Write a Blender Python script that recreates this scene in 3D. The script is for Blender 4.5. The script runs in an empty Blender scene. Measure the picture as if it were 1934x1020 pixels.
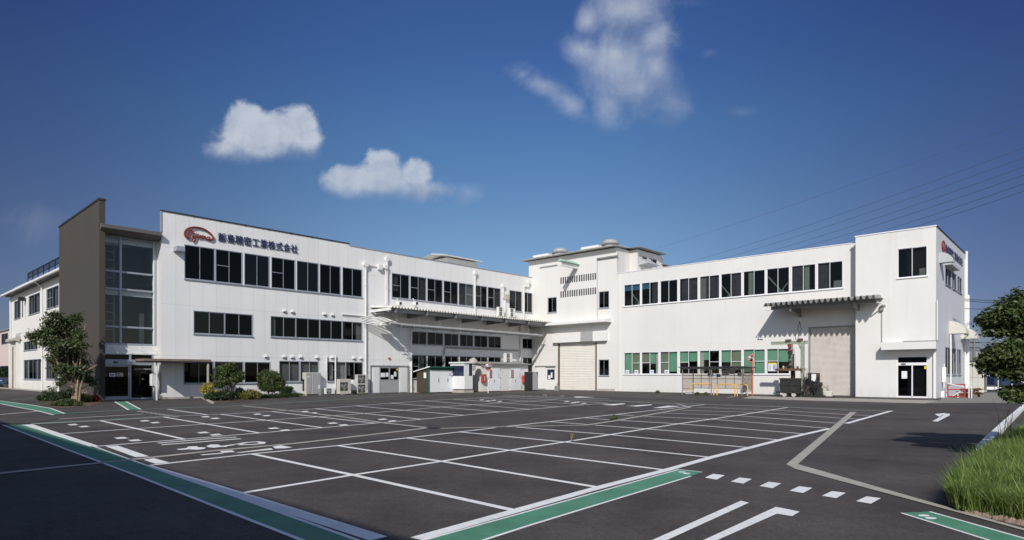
import bpy, math, random
import numpy as np
from mathutils import Vector, Matrix
R_ = math.radians
scene = bpy.context.scene
COL = scene.collection
random.seed(7); rng = np.random.default_rng(7)

# ---------------------------------------------------------------- camera
F, CX, HY, CH = 1170.0, 967.0, 707.7, 1.7        # focal length and horizon in photo pixels, eye height in metres
cam = bpy.data.cameras.new('camera'); camo = bpy.data.objects.new('camera', cam); COL.objects.link(camo)
camo.location = (0, 0, CH); camo.rotation_euler = (R_(90), 0, 0)
cam.sensor_width = 36; cam.lens = 36 * F / 1934; cam.shift_y = (HY - 510) / 1934
cam.clip_start = .1; cam.clip_end = 6000
scene.camera = camo

# ---------------------------------------------------------------- sun, sky, clouds
SUN_AZ, SUN_EL = -12.5, 33.5                       # degrees left of straight behind the camera; elevation
a, e = R_(SUN_AZ), R_(SUN_EL)
SV = Vector((math.sin(a) * math.cos(e), -math.cos(a) * math.cos(e), math.sin(e)))   # towards the sun
sl = bpy.data.lights.new('sun', 'SUN'); sl.energy = 3.95; sl.angle = R_(.55); sl.color = (1, .962, .905)
so = bpy.data.objects.new('sun', sl); COL.objects.link(so); so.rotation_euler = SV.to_track_quat('Z', 'Y').to_euler(); so.location = (0, -20, 40)

world = bpy.data.worlds.new('World'); scene.world = world; world.use_nodes = True
NT = world.node_tree; N = NT.nodes; L_ = NT.links
for n in list(N): N.remove(n)
def wn(t, **k):
    n = N.new(t)
    for kk, v in k.items(): setattr(n, kk, v)
    return n
def wm(op, a_, b_=None, c_=None, clamp=False):
    n = N.new('ShaderNodeMath'); n.operation = op; n.use_clamp = clamp
    for i, x in enumerate((a_, b_, c_)):
        if x is None: continue
        if isinstance(x, (int, float)): n.inputs[i].default_value = x
        else: L_.new(x, n.inputs[i])
    return n.outputs[0]
sky = wn('ShaderNodeTexSky'); sky.sky_type = 'NISHITA'; sky.sun_disc = False
sky.sun_elevation = e; sky.sun_rotation = math.atan2(SV.x, SV.y) % (2 * math.pi)
sky.air_density = 1.0; sky.dust_density = .5; sky.ozone_density = 3.0; sky.altitude = 0
tc = wn('ShaderNodeTexCoord'); sp = wn('ShaderNodeSeparateXYZ'); L_.new(tc.outputs['Generated'], sp.inputs[0])
yy = wm('MAXIMUM', sp.outputs[1], .02)
gx = wm('DIVIDE', sp.outputs[0], yy); gz = wm('DIVIDE', sp.outputs[2], yy)
cmb = wn('ShaderNodeCombineXYZ'); L_.new(gx, cmb.inputs[0]); L_.new(gz, cmb.inputs[2])
def noise(scale, detail, rough, dist=0, off=(0, 0), st=(1, 1), ang=0.0):
    n = wn('ShaderNodeTexNoise'); n.inputs['Scale'].default_value = scale; n.inputs['Detail'].default_value = detail
    n.inputs['Roughness'].default_value = rough; n.inputs['Distortion'].default_value = dist
    mp = wn('ShaderNodeMapping'); mp.inputs['Location'].default_value = (off[0], 0, off[1]); mp.inputs['Scale'].default_value = (st[0], 1, st[1]); mp.inputs['Rotation'].default_value = (0, ang, 0)
    L_.new(cmb.outputs[0], mp.inputs[0]); L_.new(mp.outputs[0], n.inputs['Vector'])
    return n.outputs[0]
nzA = noise(20, 11, .62, .25); nzB = noise(20, 11, .62, .25, (.010, -.014)); nzW = noise(13, 11, .66, .5, (2.1, .7), (1.0, .75), .45); nzL = noise(7, 3, .5, 0, (4, 2))
def blob(u, v, ru, rv, ang=0.0):
    x0, z0 = (u - CX) / F, (HY - v) / F; ca, sa = math.cos(ang), math.sin(ang)
    X = wm('SUBTRACT', gx, x0); Z = wm('SUBTRACT', gz, z0)
    dx = wm('MULTIPLY', wm('ADD', wm('MULTIPLY', X, ca), wm('MULTIPLY', Z, sa)), F / ru); dz = wm('MULTIPLY', wm('SUBTRACT', wm('MULTIPLY', Z, ca), wm('MULTIPLY', X, sa)), F / rv)
    return wm('SUBTRACT', 1.0, wm('SQRT', wm('ADD', wm('MULTIPLY', dx, dx), wm('MULTIPLY', dz, dz))))
def cloud(blobs, nz, k1, lo, hi, amax, crisp=None):
    m = None
    for b in blobs:
        q = blob(*b); m = q if m is None else wm('SMOOTH_MAX', m, q, .35)
    q = wm('ADD', m, wm('MULTIPLY', wm('SUBTRACT', nz, .5), k1)); q = wm('SUBTRACT', q, lo)
    if crisp:                                       # sharp sunlit heads, soft dissolving bases
        v0, v1, kk = crisp; t = N.new('ShaderNodeMapRange'); t.interpolation_type = 'SMOOTHSTEP'; L_.new(gz, t.inputs[0]); t.inputs[1].default_value = (HY - v1) / F; t.inputs[2].default_value = (HY - v0) / F; t.inputs[3].default_value = 1; t.inputs[4].default_value = kk
        q = wm('MULTIPLY', q, t.outputs[0])
    r = N.new('ShaderNodeMapRange'); r.interpolation_type = 'SMOOTHSTEP'
    L_.new(q, r.inputs[0]); r.inputs[1].default_value = 0; r.inputs[2].default_value = hi - lo; r.inputs[3].default_value = 0; r.inputs[4].default_value = amax
    return r.outputs[0]
c1 = cloud([(475, 262, 88, 54), (455, 230, 44, 42), (522, 256, 80, 48), (556, 236, 50, 42), (428, 286, 46, 28), (510, 284, 92, 28), (580, 268, 34, 40)], nzA, 1.15, -.02, 1.0, .88, (215, 300, 2.6))
c2 = cloud([(655, 340, 66, 34), (722, 322, 42, 46), (700, 348, 100, 36), (790, 332, 34, 36), (800, 362, 66, 26)], nzA, 1.1, -.02, .95, .80, (300, 375, 2.6))
c3 = cloud([(886, 366, 40, 32), (985, 140, 52, 34), (1025, 162, 74, 26, -.35), (1075, 196, 70, 30, -.6)], nzW, 2.1, .02, 1.35, .46)
c4 = cloud([(1170, 115, 112, 104), (1190, 20, 100, 84), (1205, 165, 112, 74, -.2), (1235, 70, 62, 74), (1265, 190, 60, 46, -.3), (1100, 95, 60, 44), (1110, 40, 34, 46), (1150, 200, 46, 66), (1240, 130, 60, 70)], nzW, 1.35, .02, 1.35, .66, (80, 240, 1.25))
c5 = cloud([(1290, 5, 90, 18), (60, 420, 130, 60), (1400, 212, 44, 16), (1340, 100, 22, 14)], nzW, 2.2, .16, 1.6, .12)
dens = None
for c in (c1, c2, c3, c4, c5): dens = c if dens is None else wm('MAXIMUM', dens, c)
# self shading: the side of each billow away from the sun is greyer; the base of each cloud too
under = None
for (u, v, ru, rv) in ((560, 302, 130, 34), (440, 300, 80, 22), (790, 372, 130, 30), (1230, 195, 120, 60), (1190, 60, 60, 40)):
    q = N.new('ShaderNodeMapRange'); q.interpolation_type = 'SMOOTHSTEP'; L_.new(blob(u, v, ru, rv), q.inputs[0]); q.inputs[1].default_value = -.2; q.inputs[2].default_value = .9
    under = q.outputs[0] if under is None else wm('MAXIMUM', under, q.outputs[0])
relief = wm('MULTIPLY', wm('SUBTRACT', nzA, nzB), 1.3)
shade = wm('ADD', wm('MULTIPLY', under, .75), wm('SUBTRACT', .12, relief), clamp=True)
cc = wn('ShaderNodeMixRGB'); cc.inputs[1].default_value = (5.6, 6.1, 6.9, 1); cc.inputs[2].default_value = (2.3, 3.0, 4.4, 1); L_.new(shade, cc.inputs[0])
hs = wn('ShaderNodeHueSaturation'); hs.inputs['Hue'].default_value = .512; hs.inputs['Saturation'].default_value = 1.0; hs.inputs['Value'].default_value = 1.0; L_.new(sky.outputs[0], hs.inputs['Color'])
cmul = wn('ShaderNodeMixRGB'); cmul.blend_type = 'MULTIPLY'; cmul.inputs[0].default_value = 1; L_.new(hs.outputs[0], cmul.inputs[1])
# the blue deepens with height and away from the middle of the view (polarised sky)
rp = wn('ShaderNodeValToRGB'); L_.new(sp.outputs[2], rp.inputs[0]); cr_ = rp.color_ramp
cr_.elements[0].position = .0; cr_.elements[0].color = (.66, .76, .84, 1); cr_.elements[1].position = .62; cr_.elements[1].color = (.38, .60, .90, 1)
for q_, c_ in ((.10, (.66, .76, .82, 1)), (.23, (.64, .80, .82, 1)), (.36, (.52, .79, .90, 1)), (.45, (.44, .68, .92, 1))):
    el = cr_.elements.new(q_); el.color = c_
ax = wm('ABSOLUTE', wm('ADD', sp.outputs[0], .02)); pf_ = N.new('ShaderNodeMapRange'); pf_.interpolation_type = 'SMOOTHSTEP'; L_.new(ax, pf_.inputs[0]); pf_.inputs[1].default_value = .05; pf_.inputs[2].default_value = .78
gcol = wn('ShaderNodeMixRGB'); gcol.inputs[1].default_value = (1, 1, 1, 1); gcol.inputs[2].default_value = (.44, .38, .52, 1); L_.new(pf_.outputs[0], gcol.inputs[0])
gm = wn('ShaderNodeMixRGB'); gm.blend_type = 'MULTIPLY'; gm.inputs[0].default_value = 1; L_.new(rp.outputs[0], gm.inputs[1]); L_.new(gcol.outputs[0], gm.inputs[2]); L_.new(gm.outputs[0], cmul.inputs[2])
mixc = wn('ShaderNodeMixRGB'); L_.new(dens, mixc.inputs[0]); L_.new(cmul.outputs[0], mixc.inputs[1]); L_.new(cc.outputs[0], mixc.inputs[2])
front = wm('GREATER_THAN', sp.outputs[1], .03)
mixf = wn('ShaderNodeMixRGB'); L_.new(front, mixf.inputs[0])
back = wn('ShaderNodeMixRGB'); back.blend_type = 'MULTIPLY'; back.inputs[0].default_value = 1; back.inputs[2].default_value = (1.16, 1.08, 1.06, 1); L_.new(sky.outputs[0], back.inputs[1]); L_.new(back.outputs[0], mixf.inputs[1]); L_.new(mixc.outputs[0], mixf.inputs[2])  # sky behind the camera brightened and warmed to fill the shadows
bg = wn('ShaderNodeBackground'); bg.inputs[1].default_value = .10; wo = wn('ShaderNodeOutputWorld')
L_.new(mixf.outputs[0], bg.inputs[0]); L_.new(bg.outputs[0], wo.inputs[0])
scene.view_settings.view_transform = 'Standard'; scene.view_settings.look = 'None'; scene.view_settings.exposure = 0; scene.view_settings.gamma = 1

# ---------------------------------------------------------------- materials
class Mat:
    def __init__(s, name):
        s.m = bpy.data.materials.new(name); s.m.use_nodes = True; s.t = s.m.node_tree; s.n = s.t.nodes; s.l = s.t.links
        s.b = s.n['Principled BSDF']; s.out = s.n['Material Output']
        s.tc = s.n.new('ShaderNodeTexCoord')
    def new(s, t, **k):
        n = s.n.new(t)
        for kk, v in k.items(): setattr(n, kk, v)
        return n
    def math(s, op, a_, b_=None, c_=None, clamp=False):
        n = s.n.new('ShaderNodeMath'); n.operation = op; n.use_clamp = clamp
        for i, x in enumerate((a_, b_, c_)):
            if x is None: continue
            if isinstance(x, (int, float)): n.inputs[i].default_value = x
            else: s.l.new(x, n.inputs[i])
        return n.outputs[0]
    def noise(s, scale, detail=4, rough=.55, sc=(1, 1, 1), obj=True):
        n = s.new('ShaderNodeTexNoise'); n.inputs['Scale'].default_value = scale; n.inputs['Detail'].default_value = detail; n.inputs['Roughness'].default_value = rough
        mp = s.new('ShaderNodeMapping'); mp.inputs['Scale'].default_value = sc; s.l.new(s.tc.outputs['Object'], mp.inputs[0]); s.l.new(mp.outputs[0], n.inputs['Vector'])
        return n.outputs[0]
    def rng(s, x, a0, a1, b0, b1):
        n = s.new('ShaderNodeMapRange'); s.l.new(x, n.inputs[0])
        for i, v in enumerate((a0, a1, b0, b1)): n.inputs[i + 1].default_value = v
        return n.outputs[0]
    def mix(s, f, a_, b_, mode='MIX'):
        n = s.new('ShaderNodeMixRGB', blend_type=mode)
        for i, x in enumerate((f, a_, b_)):
            if isinstance(x, (int, float)): n.inputs[i].default_value = x
            elif isinstance(x, tuple): n.inputs[i].default_value = (*x, 1)
            else: s.l.new(x, n.inputs[i])
        return n.outputs[0]
    def col(s, c):
        if isinstance(c, tuple): s.b.inputs['Base Color'].default_value = (*c, 1)
        else: s.l.new(c, s.b.inputs['Base Color'])
    def bump(s, h, strength, dist=.01):
        n = s.new('ShaderNodeBump'); n.inputs['Strength'].default_value = strength; n.inputs['Distance'].default_value = dist
        s.l.new(h, n.inputs['Height']); s.l.new(n.outputs[0], s.b.inputs['Normal'])
def plain(name, c, rough=.6, metal=0, var=.12, scale=3.0, spec=.4, grime=0.0):
    m = Mat(name); n1 = m.noise(scale, 6, .6)
    v = m.rng(n1, .25, .75, 1 - var, 1 + var)
    colr = m.mix(1.0, c, m.new('ShaderNodeCombineXYZ').outputs[0], 'MULTIPLY') if False else None
    hsv = m.new('ShaderNodeHueSaturation'); hsv.inputs['Color'].default_value = (*c, 1); m.l.new(v, hsv.inputs['Value'])
    o = hsv.outputs[0]
    if grime:
        g = m.rng(m.noise(scale * 2.7, 8, .7, (1, 1, .25)), .5, .75, 0, grime); o = m.mix(g, o, (c[0] * .35, c[1] * .30, c[2] * .25))
    m.col(o); m.b.inputs['Roughness'].default_value = rough; m.b.inputs['Metallic'].default_value = metal; m.b.inputs['Specular IOR Level'].default_value = spec
    return m.m
def panel_mat(name, c, px, zs, jw=.022, jd=.72, rough=.55, dirt=.10, streak=.12, zw=.02):
    """painted wall panels: upright joints every px metres, level joints at the heights zs, rain streaks"""
    m = Mat(name); s = m.new('ShaderNodeSeparateXYZ'); m.l.new(m.tc.outputs['Object'], s.inputs[0])
    fx = m.math('ABSOLUTE', m.math('SUBTRACT', m.math('FRACT', m.math('DIVIDE', s.outputs[0], px)), .5))
    j = m.math('GREATER_THAN', fx, .5 - jw / px / 2)
    hj = None
    for z in zs:
        q = m.math('LESS_THAN', m.math('ABSOLUTE', m.math('SUBTRACT', s.outputs[2], z)), zw / 2); hj = q if hj is None else m.math('MAXIMUM', hj, q)
    # each panel a hair different
    fl = m.math('FLOOR', m.math('DIVIDE', s.outputs[0], px)); wnz = m.new('ShaderNodeTexWhiteNoise', noise_dimensions='1D'); m.l.new(fl, wnz.inputs['W'])
    pv = m.rng(wnz.outputs['Value'], 0, 1, .978, 1.012)
    big = m.rng(m.noise(.35, 5, .6), .3, .7, 1 - dirt * .5, 1.02)
    st = m.rng(m.noise(1.6, 6, .65, (1, 1, .07)), .52, .80, 0, streak)
    fine = m.rng(m.noise(24, 3, .6), .3, .7, .985, 1.012)
    low = m.rng(s.outputs[2], .05, .9, .22, 0)
    hsv = m.new('ShaderNodeHueSaturation'); hsv.inputs['Color'].default_value = (*c, 1)
    m.l.new(m.math('MULTIPLY', m.math('MULTIPLY', pv, big), fine), hsv.inputs['Value'])
    dirty = (c[0] * .62, c[1] * .59, c[2] * .52)
    o = m.mix(st, hsv.outputs[0], dirty)
    ln = m.math('MULTIPLY', low, m.rng(m.noise(2.2, 7, .7, (1, 1, .5)), .4, .75, 0, 1.6)); o = m.mix(m.math('MINIMUM', ln, .6), o, dirty)
    jj = j if hj is None else m.math('MAXIMUM', j, hj)
    o = m.mix(m.math('MULTIPLY', jj, 1 - jd), o, (c[0] * .25, c[1] * .25, c[2] * .27)); m.col(o)
    m.b.inputs['Roughness'].default_value = rough; m.b.inputs['Specular IOR Level'].default_value = .3
    m.bump(m.math('SUBTRACT', m.math('MULTIPLY', m.noise(3.0, 3), .25), jj), .35, .008)
    return m.m
def glass_mat(name, tint, rough=.02, refl=1.0, wob=.015):
    m = Mat(name); m.n.remove(m.b)
    tr = m.new('ShaderNodeBsdfTransparent'); tr.inputs[0].default_value = (*tint, 1)
    gl = m.new('ShaderNodeBsdfGlossy'); gl.inputs['Roughness'].default_value = rough; gl.inputs[0].default_value = (refl,) * 3 + (1,)
    lw = m.new('ShaderNodeLayerWeight'); lw.inputs[0].default_value = .5; fr_ = m.math('ADD', m.math('MULTIPLY', m.math('POWER', lw.outputs['Facing'], 5.0), .85), .045)
    bp = m.new('ShaderNodeBump'); bp.inputs['Strength'].default_value = wob * 4; bp.inputs['Distance'].default_value = .02
    m.l.new(m.noise(1.3, 2), bp.inputs['Height']); m.l.new(bp.outputs[0], gl.inputs['Normal'])
    mx = m.new('ShaderNodeMixShader'); m.l.new(fr_, mx.inputs[0]); m.l.new(tr.outputs[0], mx.inputs[1]); m.l.new(gl.outputs[0], mx.inputs[2])
    m.l.new(mx.outputs[0], m.out.inputs[0]); return m.m
def asphalt_mat():
    m = Mat('asphalt')
    fine = m.noise(38, 4, .8); mid = m.noise(9, 6, .7); big = m.noise(.11, 6, .6); pat = m.noise(.45, 7, .62)
    v = m.math('MULTIPLY', m.rng(fine, .3, .7, .55, 1.5), m.rng(mid, .3, .7, .82, 1.2))
    v = m.math('MULTIPLY', v, m.rng(m.noise(17, 4, .75), .32, .68, .80, 1.24)); v = m.math('MULTIPLY', v, m.rng(m.noise(1.7, 7, .7), .3, .7, .84, 1.18)); v = m.math('MULTIPLY', v, m.rng(big, .35, .65, .86, 1.16)); v = m.math('MULTIPLY', v, m.rng(pat, .3, .7, .68, 1.34))
    hsv = m.new('ShaderNodeHueSaturation'); hsv.inputs['Color'].default_value = (.069, .0600, .0560, 1); m.l.new(v, hsv.inputs['Value'])
    # fine brownish oil and tyre stains
    st = m.rng(m.noise(.9, 8, .75), .56, .74, 0, .7); o = m.mix(st, hsv.outputs[0], (.026, .024, .023))
    sc = m.new('ShaderNodeTexVoronoi', feature='DISTANCE_TO_EDGE'); sc.inputs['Scale'].default_value = .16
    wv = m.new('ShaderNodeMixRGB'); wv.inputs[0].default_value = .12
    nn = m.new('ShaderNodeTexNoise'); nn.inputs['Scale'].default_value = .8; nn.inputs['Detail'].default_value = 6; m.l.new(m.tc.outputs['Object'], nn.inputs['Vector'])
    m.l.new(m.tc.outputs['Object'], wv.inputs[1]); m.l.new(nn.outputs[1], wv.inputs[2]); m.l.new(wv.outputs[0], sc.inputs['Vector'])
    cr = m.math('MULTIPLY', m.math('LESS_THAN', sc.outputs[0], .0016), m.rng(m.noise(.25, 3), .5, .6, 0, .35))
    o = m.mix(cr, o, (.02, .019, .018)); m.col(o)
    m.b.inputs['Roughness'].default_value = .86; m.b.inputs['Specular IOR Level'].default_value = .32
    m.bump(fine, .55, .006); return m.m
def paint_mat(name, c, wear=.35, var=.1):
    m = Mat(name); w = m.rng(m.noise(9, 8, .75), .56, .70, 0, wear); w2 = m.rng(m.noise(60, 3, .7), .60, .72, 0, wear * 1.3)
    hsv = m.new('ShaderNodeHueSaturation'); hsv.inputs['Color'].default_value = (*c, 1); m.l.new(m.rng(m.noise(1.2, 6, .6), .3, .7, 1 - var, 1 + var * .5), hsv.inputs['Value'])
    m.col(m.mix(m.math('MAXIMUM', w, w2), hsv.outputs[0], (.055, .052, .052))); m.b.inputs['Roughness'].default_value = .65; m.b.inputs['Specular IOR Level'].default_value = .35
    m.bump(m.noise(50, 3, .7), .35, .004); return m.m
def leaf_mat(name, c, c2, trans=.25):
    m = Mat(name); oi = m.new('ShaderNodeNewGeometry'); r = m.new('ShaderNodeTexWhiteNoise', noise_dimensions='3D')
    mp = m.noise(2.5, 3); v = m.new('ShaderNodeAttribute'); v.attribute_name = 'leafv'
    o = m.mix(v.outputs['Fac'], c, c2); o = m.mix(m.rng(mp, .3, .7, 0, .5), o, (c[0] * .55, c[1] * .6, c[2] * .5)); m.col(o)
    m.b.inputs['Roughness'].default_value = .5; m.b.inputs['Specular IOR Level'].default_value = .35
    tl = m.new('ShaderNodeBsdfTranslucent'); m.l.new(o, tl.inputs[0]); mx = m.new('ShaderNodeMixShader'); mx.inputs[0].default_value = trans
    m.l.new(m.b.outputs[0], mx.inputs[1]); m.l.new(tl.outputs[0], mx.inputs[2]); m.l.new(mx.outputs[0], m.out.inputs[0]); return m.m

M = {}
M['asphalt'] = asphalt_mat()
M['wall_office'] = panel_mat('office_wall_paint', (.80, .79, .775), .92, (3.05, 6.65, 10.62), jd=.70)
M['wall_hall'] = panel_mat('hall_wall_paint', (.70, .685, .655), 3.6, (2.2, 4.55), jw=.012, jd=.86, dirt=.08, streak=.20, zw=.014)
M['wall_wing'] = panel_mat('wing_wall_paint', (.74, .72, .67), 3.0, (6.4,), jd=.8)
M['brown'] = panel_mat('brown_wall_render', (.072, .062, .054), 2.2, (), jw=.014, jd=.8, dirt=.12, streak=.2, rough=.8)
M['white'] = plain('white_trim_paint', (.74, .74, .73), .5, var=.05, grime=.25)
M['white_clean'] = plain('white_door_paint', (.76, .77, .78), .45, var=.04, grime=.12)
M['alu'] = plain('window_aluminium', (.36, .39, .44), .42, .25, .06)
M['alu_white'] = plain('white_sash', (.74, .74, .77), .45, 0, .04)
M['dark_metal'] = plain('dark_coping', (.045, .045, .055), .5, .2, .1)
M['grey_metal'] = plain('galvanised_sheet', (.30, .305, .30), .5, .3, .12, 2, grime=.35)
M['roof_light'] = plain('pale_roof_sheet', (.68, .66, .61), .55, 0, .1, 2, grime=.2)
M['canopy_under_shaded'] = plain('canopy_steel_shade_tone', (.22, .22, .215), .6, 0, .1, grime=.4)  # darker than the steel itself: underside shade put into the colour
M['rust'] = plain('rusty_steel', (.13, .07, .045), .85, 0, .4, 5, grime=.6)
M['rail_green'] = plain('weathered_green_steel', (.30, .33, .25), .7, .1, .3, 6, grime=1.0)
M['black'] = plain('black_steel', (.018, .018, .02), .6, .1, .3, 6)
M['grimy'] = plain('oily_dark_steel', (.035, .035, .032), .6, .3, .5, 6, grime=.4)
M['room'] = plain('dim_room', (.045, .045, .043), .9, 0, .1)  # both room shells are coloured near black in place of interior shade
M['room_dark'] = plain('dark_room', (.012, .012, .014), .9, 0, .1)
M['blind_green'] = plain('green_blind', (.13, .31, .21), .8, 0, .12, 1.4)
M['blind_olive'] = plain('olive_blind', (.15, .19, .125), .8, 0, .15, 1.4)
M['curtain'] = plain('pale_curtain', (.34, .36, .33), .9, 0, .15, 2)
M['brace'] = plain('pale_green_steel', (.36, .46, .38), .6, 0, .08)
M['blue_sheet'] = plain('blue_sheet', (.10, .30, .50), .6, 0, .08)
M['cloth_grey'] = plain('grey_curtain', (.10, .105, .11), .9, 0, .35, 3)
M['glass_dark'] = glass_mat('tinted_glass', (.14, .14, .16), refl=.32)
M['glass_clear'] = glass_mat('clear_glass', (.86, .89, .87), refl=.5)
M['glass_entry'] = glass_mat('entrance_glass', (.72, .76, .78), refl=1.0)
M['glass_dark_b'] = glass_mat('tinted_glass_bluish', (.20, .21, .24), refl=.62)
M['glass_mid'] = glass_mat('smoked_glass', (.50, .51, .52), refl=.38)
M['concrete'] = plain('concrete', (.42, .39, .34), .9, 0, .18, 2.5, grime=.25)
M['concrete_light'] = plain('pale_concrete', (.40, .365, .31), .9, 0, .15, 2.0, grime=.3)
M['shutter'] = plain('cream_shutter_paint', (.60, .56, .51), .55, 0, .06, 1.2, grime=.3)
M['shutter_w'] = plain('white_shutter_paint', (.72, .69, .62), .55, 0, .05, 1.2, grime=.15)
M['asphalt_new'] = plain('repair_asphalt', (.075, .068, .063), .9, 0, .22, 1.5, grime=.35)
M['line_white'] = paint_mat('white_road_paint', (.88, .87, .84), .48)
M['line_green'] = paint_mat('green_road_paint', (.095, .285, .175), .30, .25)
M['line_green_old'] = paint_mat('faded_green_road_paint', (.16, .30, .22), .75, .25)
M['line_white_old'] = paint_mat('faded_white_road_paint', (.62, .62, .60), .80)
M['line_grey'] = paint_mat('faded_grey_paint', (.26, .25, .24), .7)
M['sign_blue'] = plain('navy_sign_paint', (.022, .028, .10), .4, 0, .05)
M['sign_red'] = plain('dark_red_sign_paint', (.20, .022, .018), .4, 0, .05)
M['paper'] = plain('printed_paper', (.72, .74, .75), .7, 0, .05)
M['paper_ink'] = plain('dark_print', (.06, .07, .10), .7)
M['yellow'] = plain('yellow_print', (.75, .55, .04), .6)
M['blue_ink'] = plain('blue_print', (.05, .13, .45), .6)
M['red_paint'] = plain('red_paint', (.42, .045, .04), .5, 0, .2, 5, grime=.45)
M['red_dull'] = plain('dull_red_paint', (.22, .035, .03), .6, 0, .3, 5, grime=.6)
M['orange'] = plain('orange_paint', (.72, .20, .09), .5, 0, .1)
M['rail_yellow'] = plain('yellow_orange_paint', (.78, .42, .06), .5, 0, .08)
M['pipe_white'] = plain('white_pipe_paint', (.74, .73, .71), .5, 0, .05, grime=.12)
M['ac_beige'] = plain('beige_casing', (.50, .47, .41), .55, 0, .06, grime=.25)
M['ac_grey'] = plain('grey_casing', (.36, .36, .365), .5, 0, .06, grime=.2)
M['ac_white'] = plain('white_casing', (.72, .72, .70), .5, 0, .05, grime=.1)
M['timber_dark'] = plain('dark_board', (.06, .045, .032), .85, 0, .4, 5)
M['timber_brown'] = plain('weathered_brown_board', (.20, .165, .13), .8, 0, .2, 4)
M['roof_edge'] = plain('dark_grey_roof_edge', (.12, .11, .105), .6, 0, .1)
M['kerb_stone'] = plain('reddish_kerb_stone', (.34, .25, .19), .95, 0, .3, 14, grime=.6)
M['pole_grey'] = plain('weathered_pole', (.20, .19, .18), .9, 0, .1)
M['mint'] = plain('mint_steel', (.36, .55, .46), .6, 0, .1, grime=.3)
M['teal'] = plain('dark_green_steel', (.02, .10, .075), .6, 0, .2, grime=.3)
M['navy_glass'] = plain('navy_panel', (.02, .028, .06), .15, 0, .1)
M['poly'] = glass_mat('hazy_polycarbonate', (.86, .83, .80), .35, .35)
M['mirror'] = plain('mirror_face', (.85, .86, .88), .03, 1, .01)
M['soil'] = plain('dry_soil', (.11, .075, .05), .95, 0, .4, 6)
M['bark'] = plain('pale_bark', (.28, .21, .14), .9, 0, .3, 8)
M['bark_dark'] = plain('dark_bark', (.07, .05, .035), .9, 0, .3, 8)
M['wire'] = plain('black_cable', (.03, .03, .035), .6)
M['wire_far'] = plain('grey_cable', (.13, .15, .19), .6)
M['pink_wall'] = plain('pink_wall_render', (.58, .47, .43), .8, 0, .06, 1)
M['tile_grey'] = plain('grey_roof_sheet', (.38, .39, .41), .6, 0, .1)
M['hood_grey'] = plain('grey_fabric_awning', (.42, .45, .46), .6, 0, .08, grime=.2)
M['hood_cream'] = plain('cream_awning', (.58, .57, .50), .6, 0, .06, grime=.2)
M['van_blue'] = plain('dark_blue_car_paint', (.03, .055, .12), .25, .2, .05)
M['tyre'] = plain('tyre_rubber', (.02, .02, .02), .8)
M['gravel'] = plain('grey_gravel', (.24, .23, .20), .95, 0, .5, 9)
M['leaf_mid'] = leaf_mat('leaves_mid', (.05, .078, .026), (.125, .145, .055))
M['leaf_pine'] = leaf_mat('leaves_pine', (.030, .060, .014), (.120, .150, .045), .2)
M['leaf_dark'] = leaf_mat('leaves_dark', (.022, .042, .014), (.05, .075, .022))
M['leaf_gold'] = leaf_mat('leaves_gold', (.10, .11, .025), (.26, .22, .06))
M['leaf_yellow'] = leaf_mat('leaves_yellow', (.30, .25, .05), (.55, .47, .12))
M['leaf_red'] = leaf_mat('leaves_red', (.22, .02, .015), (.40, .05, .03))
M['leaf_pink'] = leaf_mat('petals_pink', (.45, .28, .22), (.70, .62, .55))
M['grass'] = leaf_mat('grass_blades', (.115, .20, .036), (.40, .47, .15), .42)
M['straw'] = leaf_mat('dry_stalks', (.35, .28, .13), (.5, .42, .2))
M['hill'] = plain('wooded_hill', (.05, .07, .06), .95, 0, .3, .02)

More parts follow.
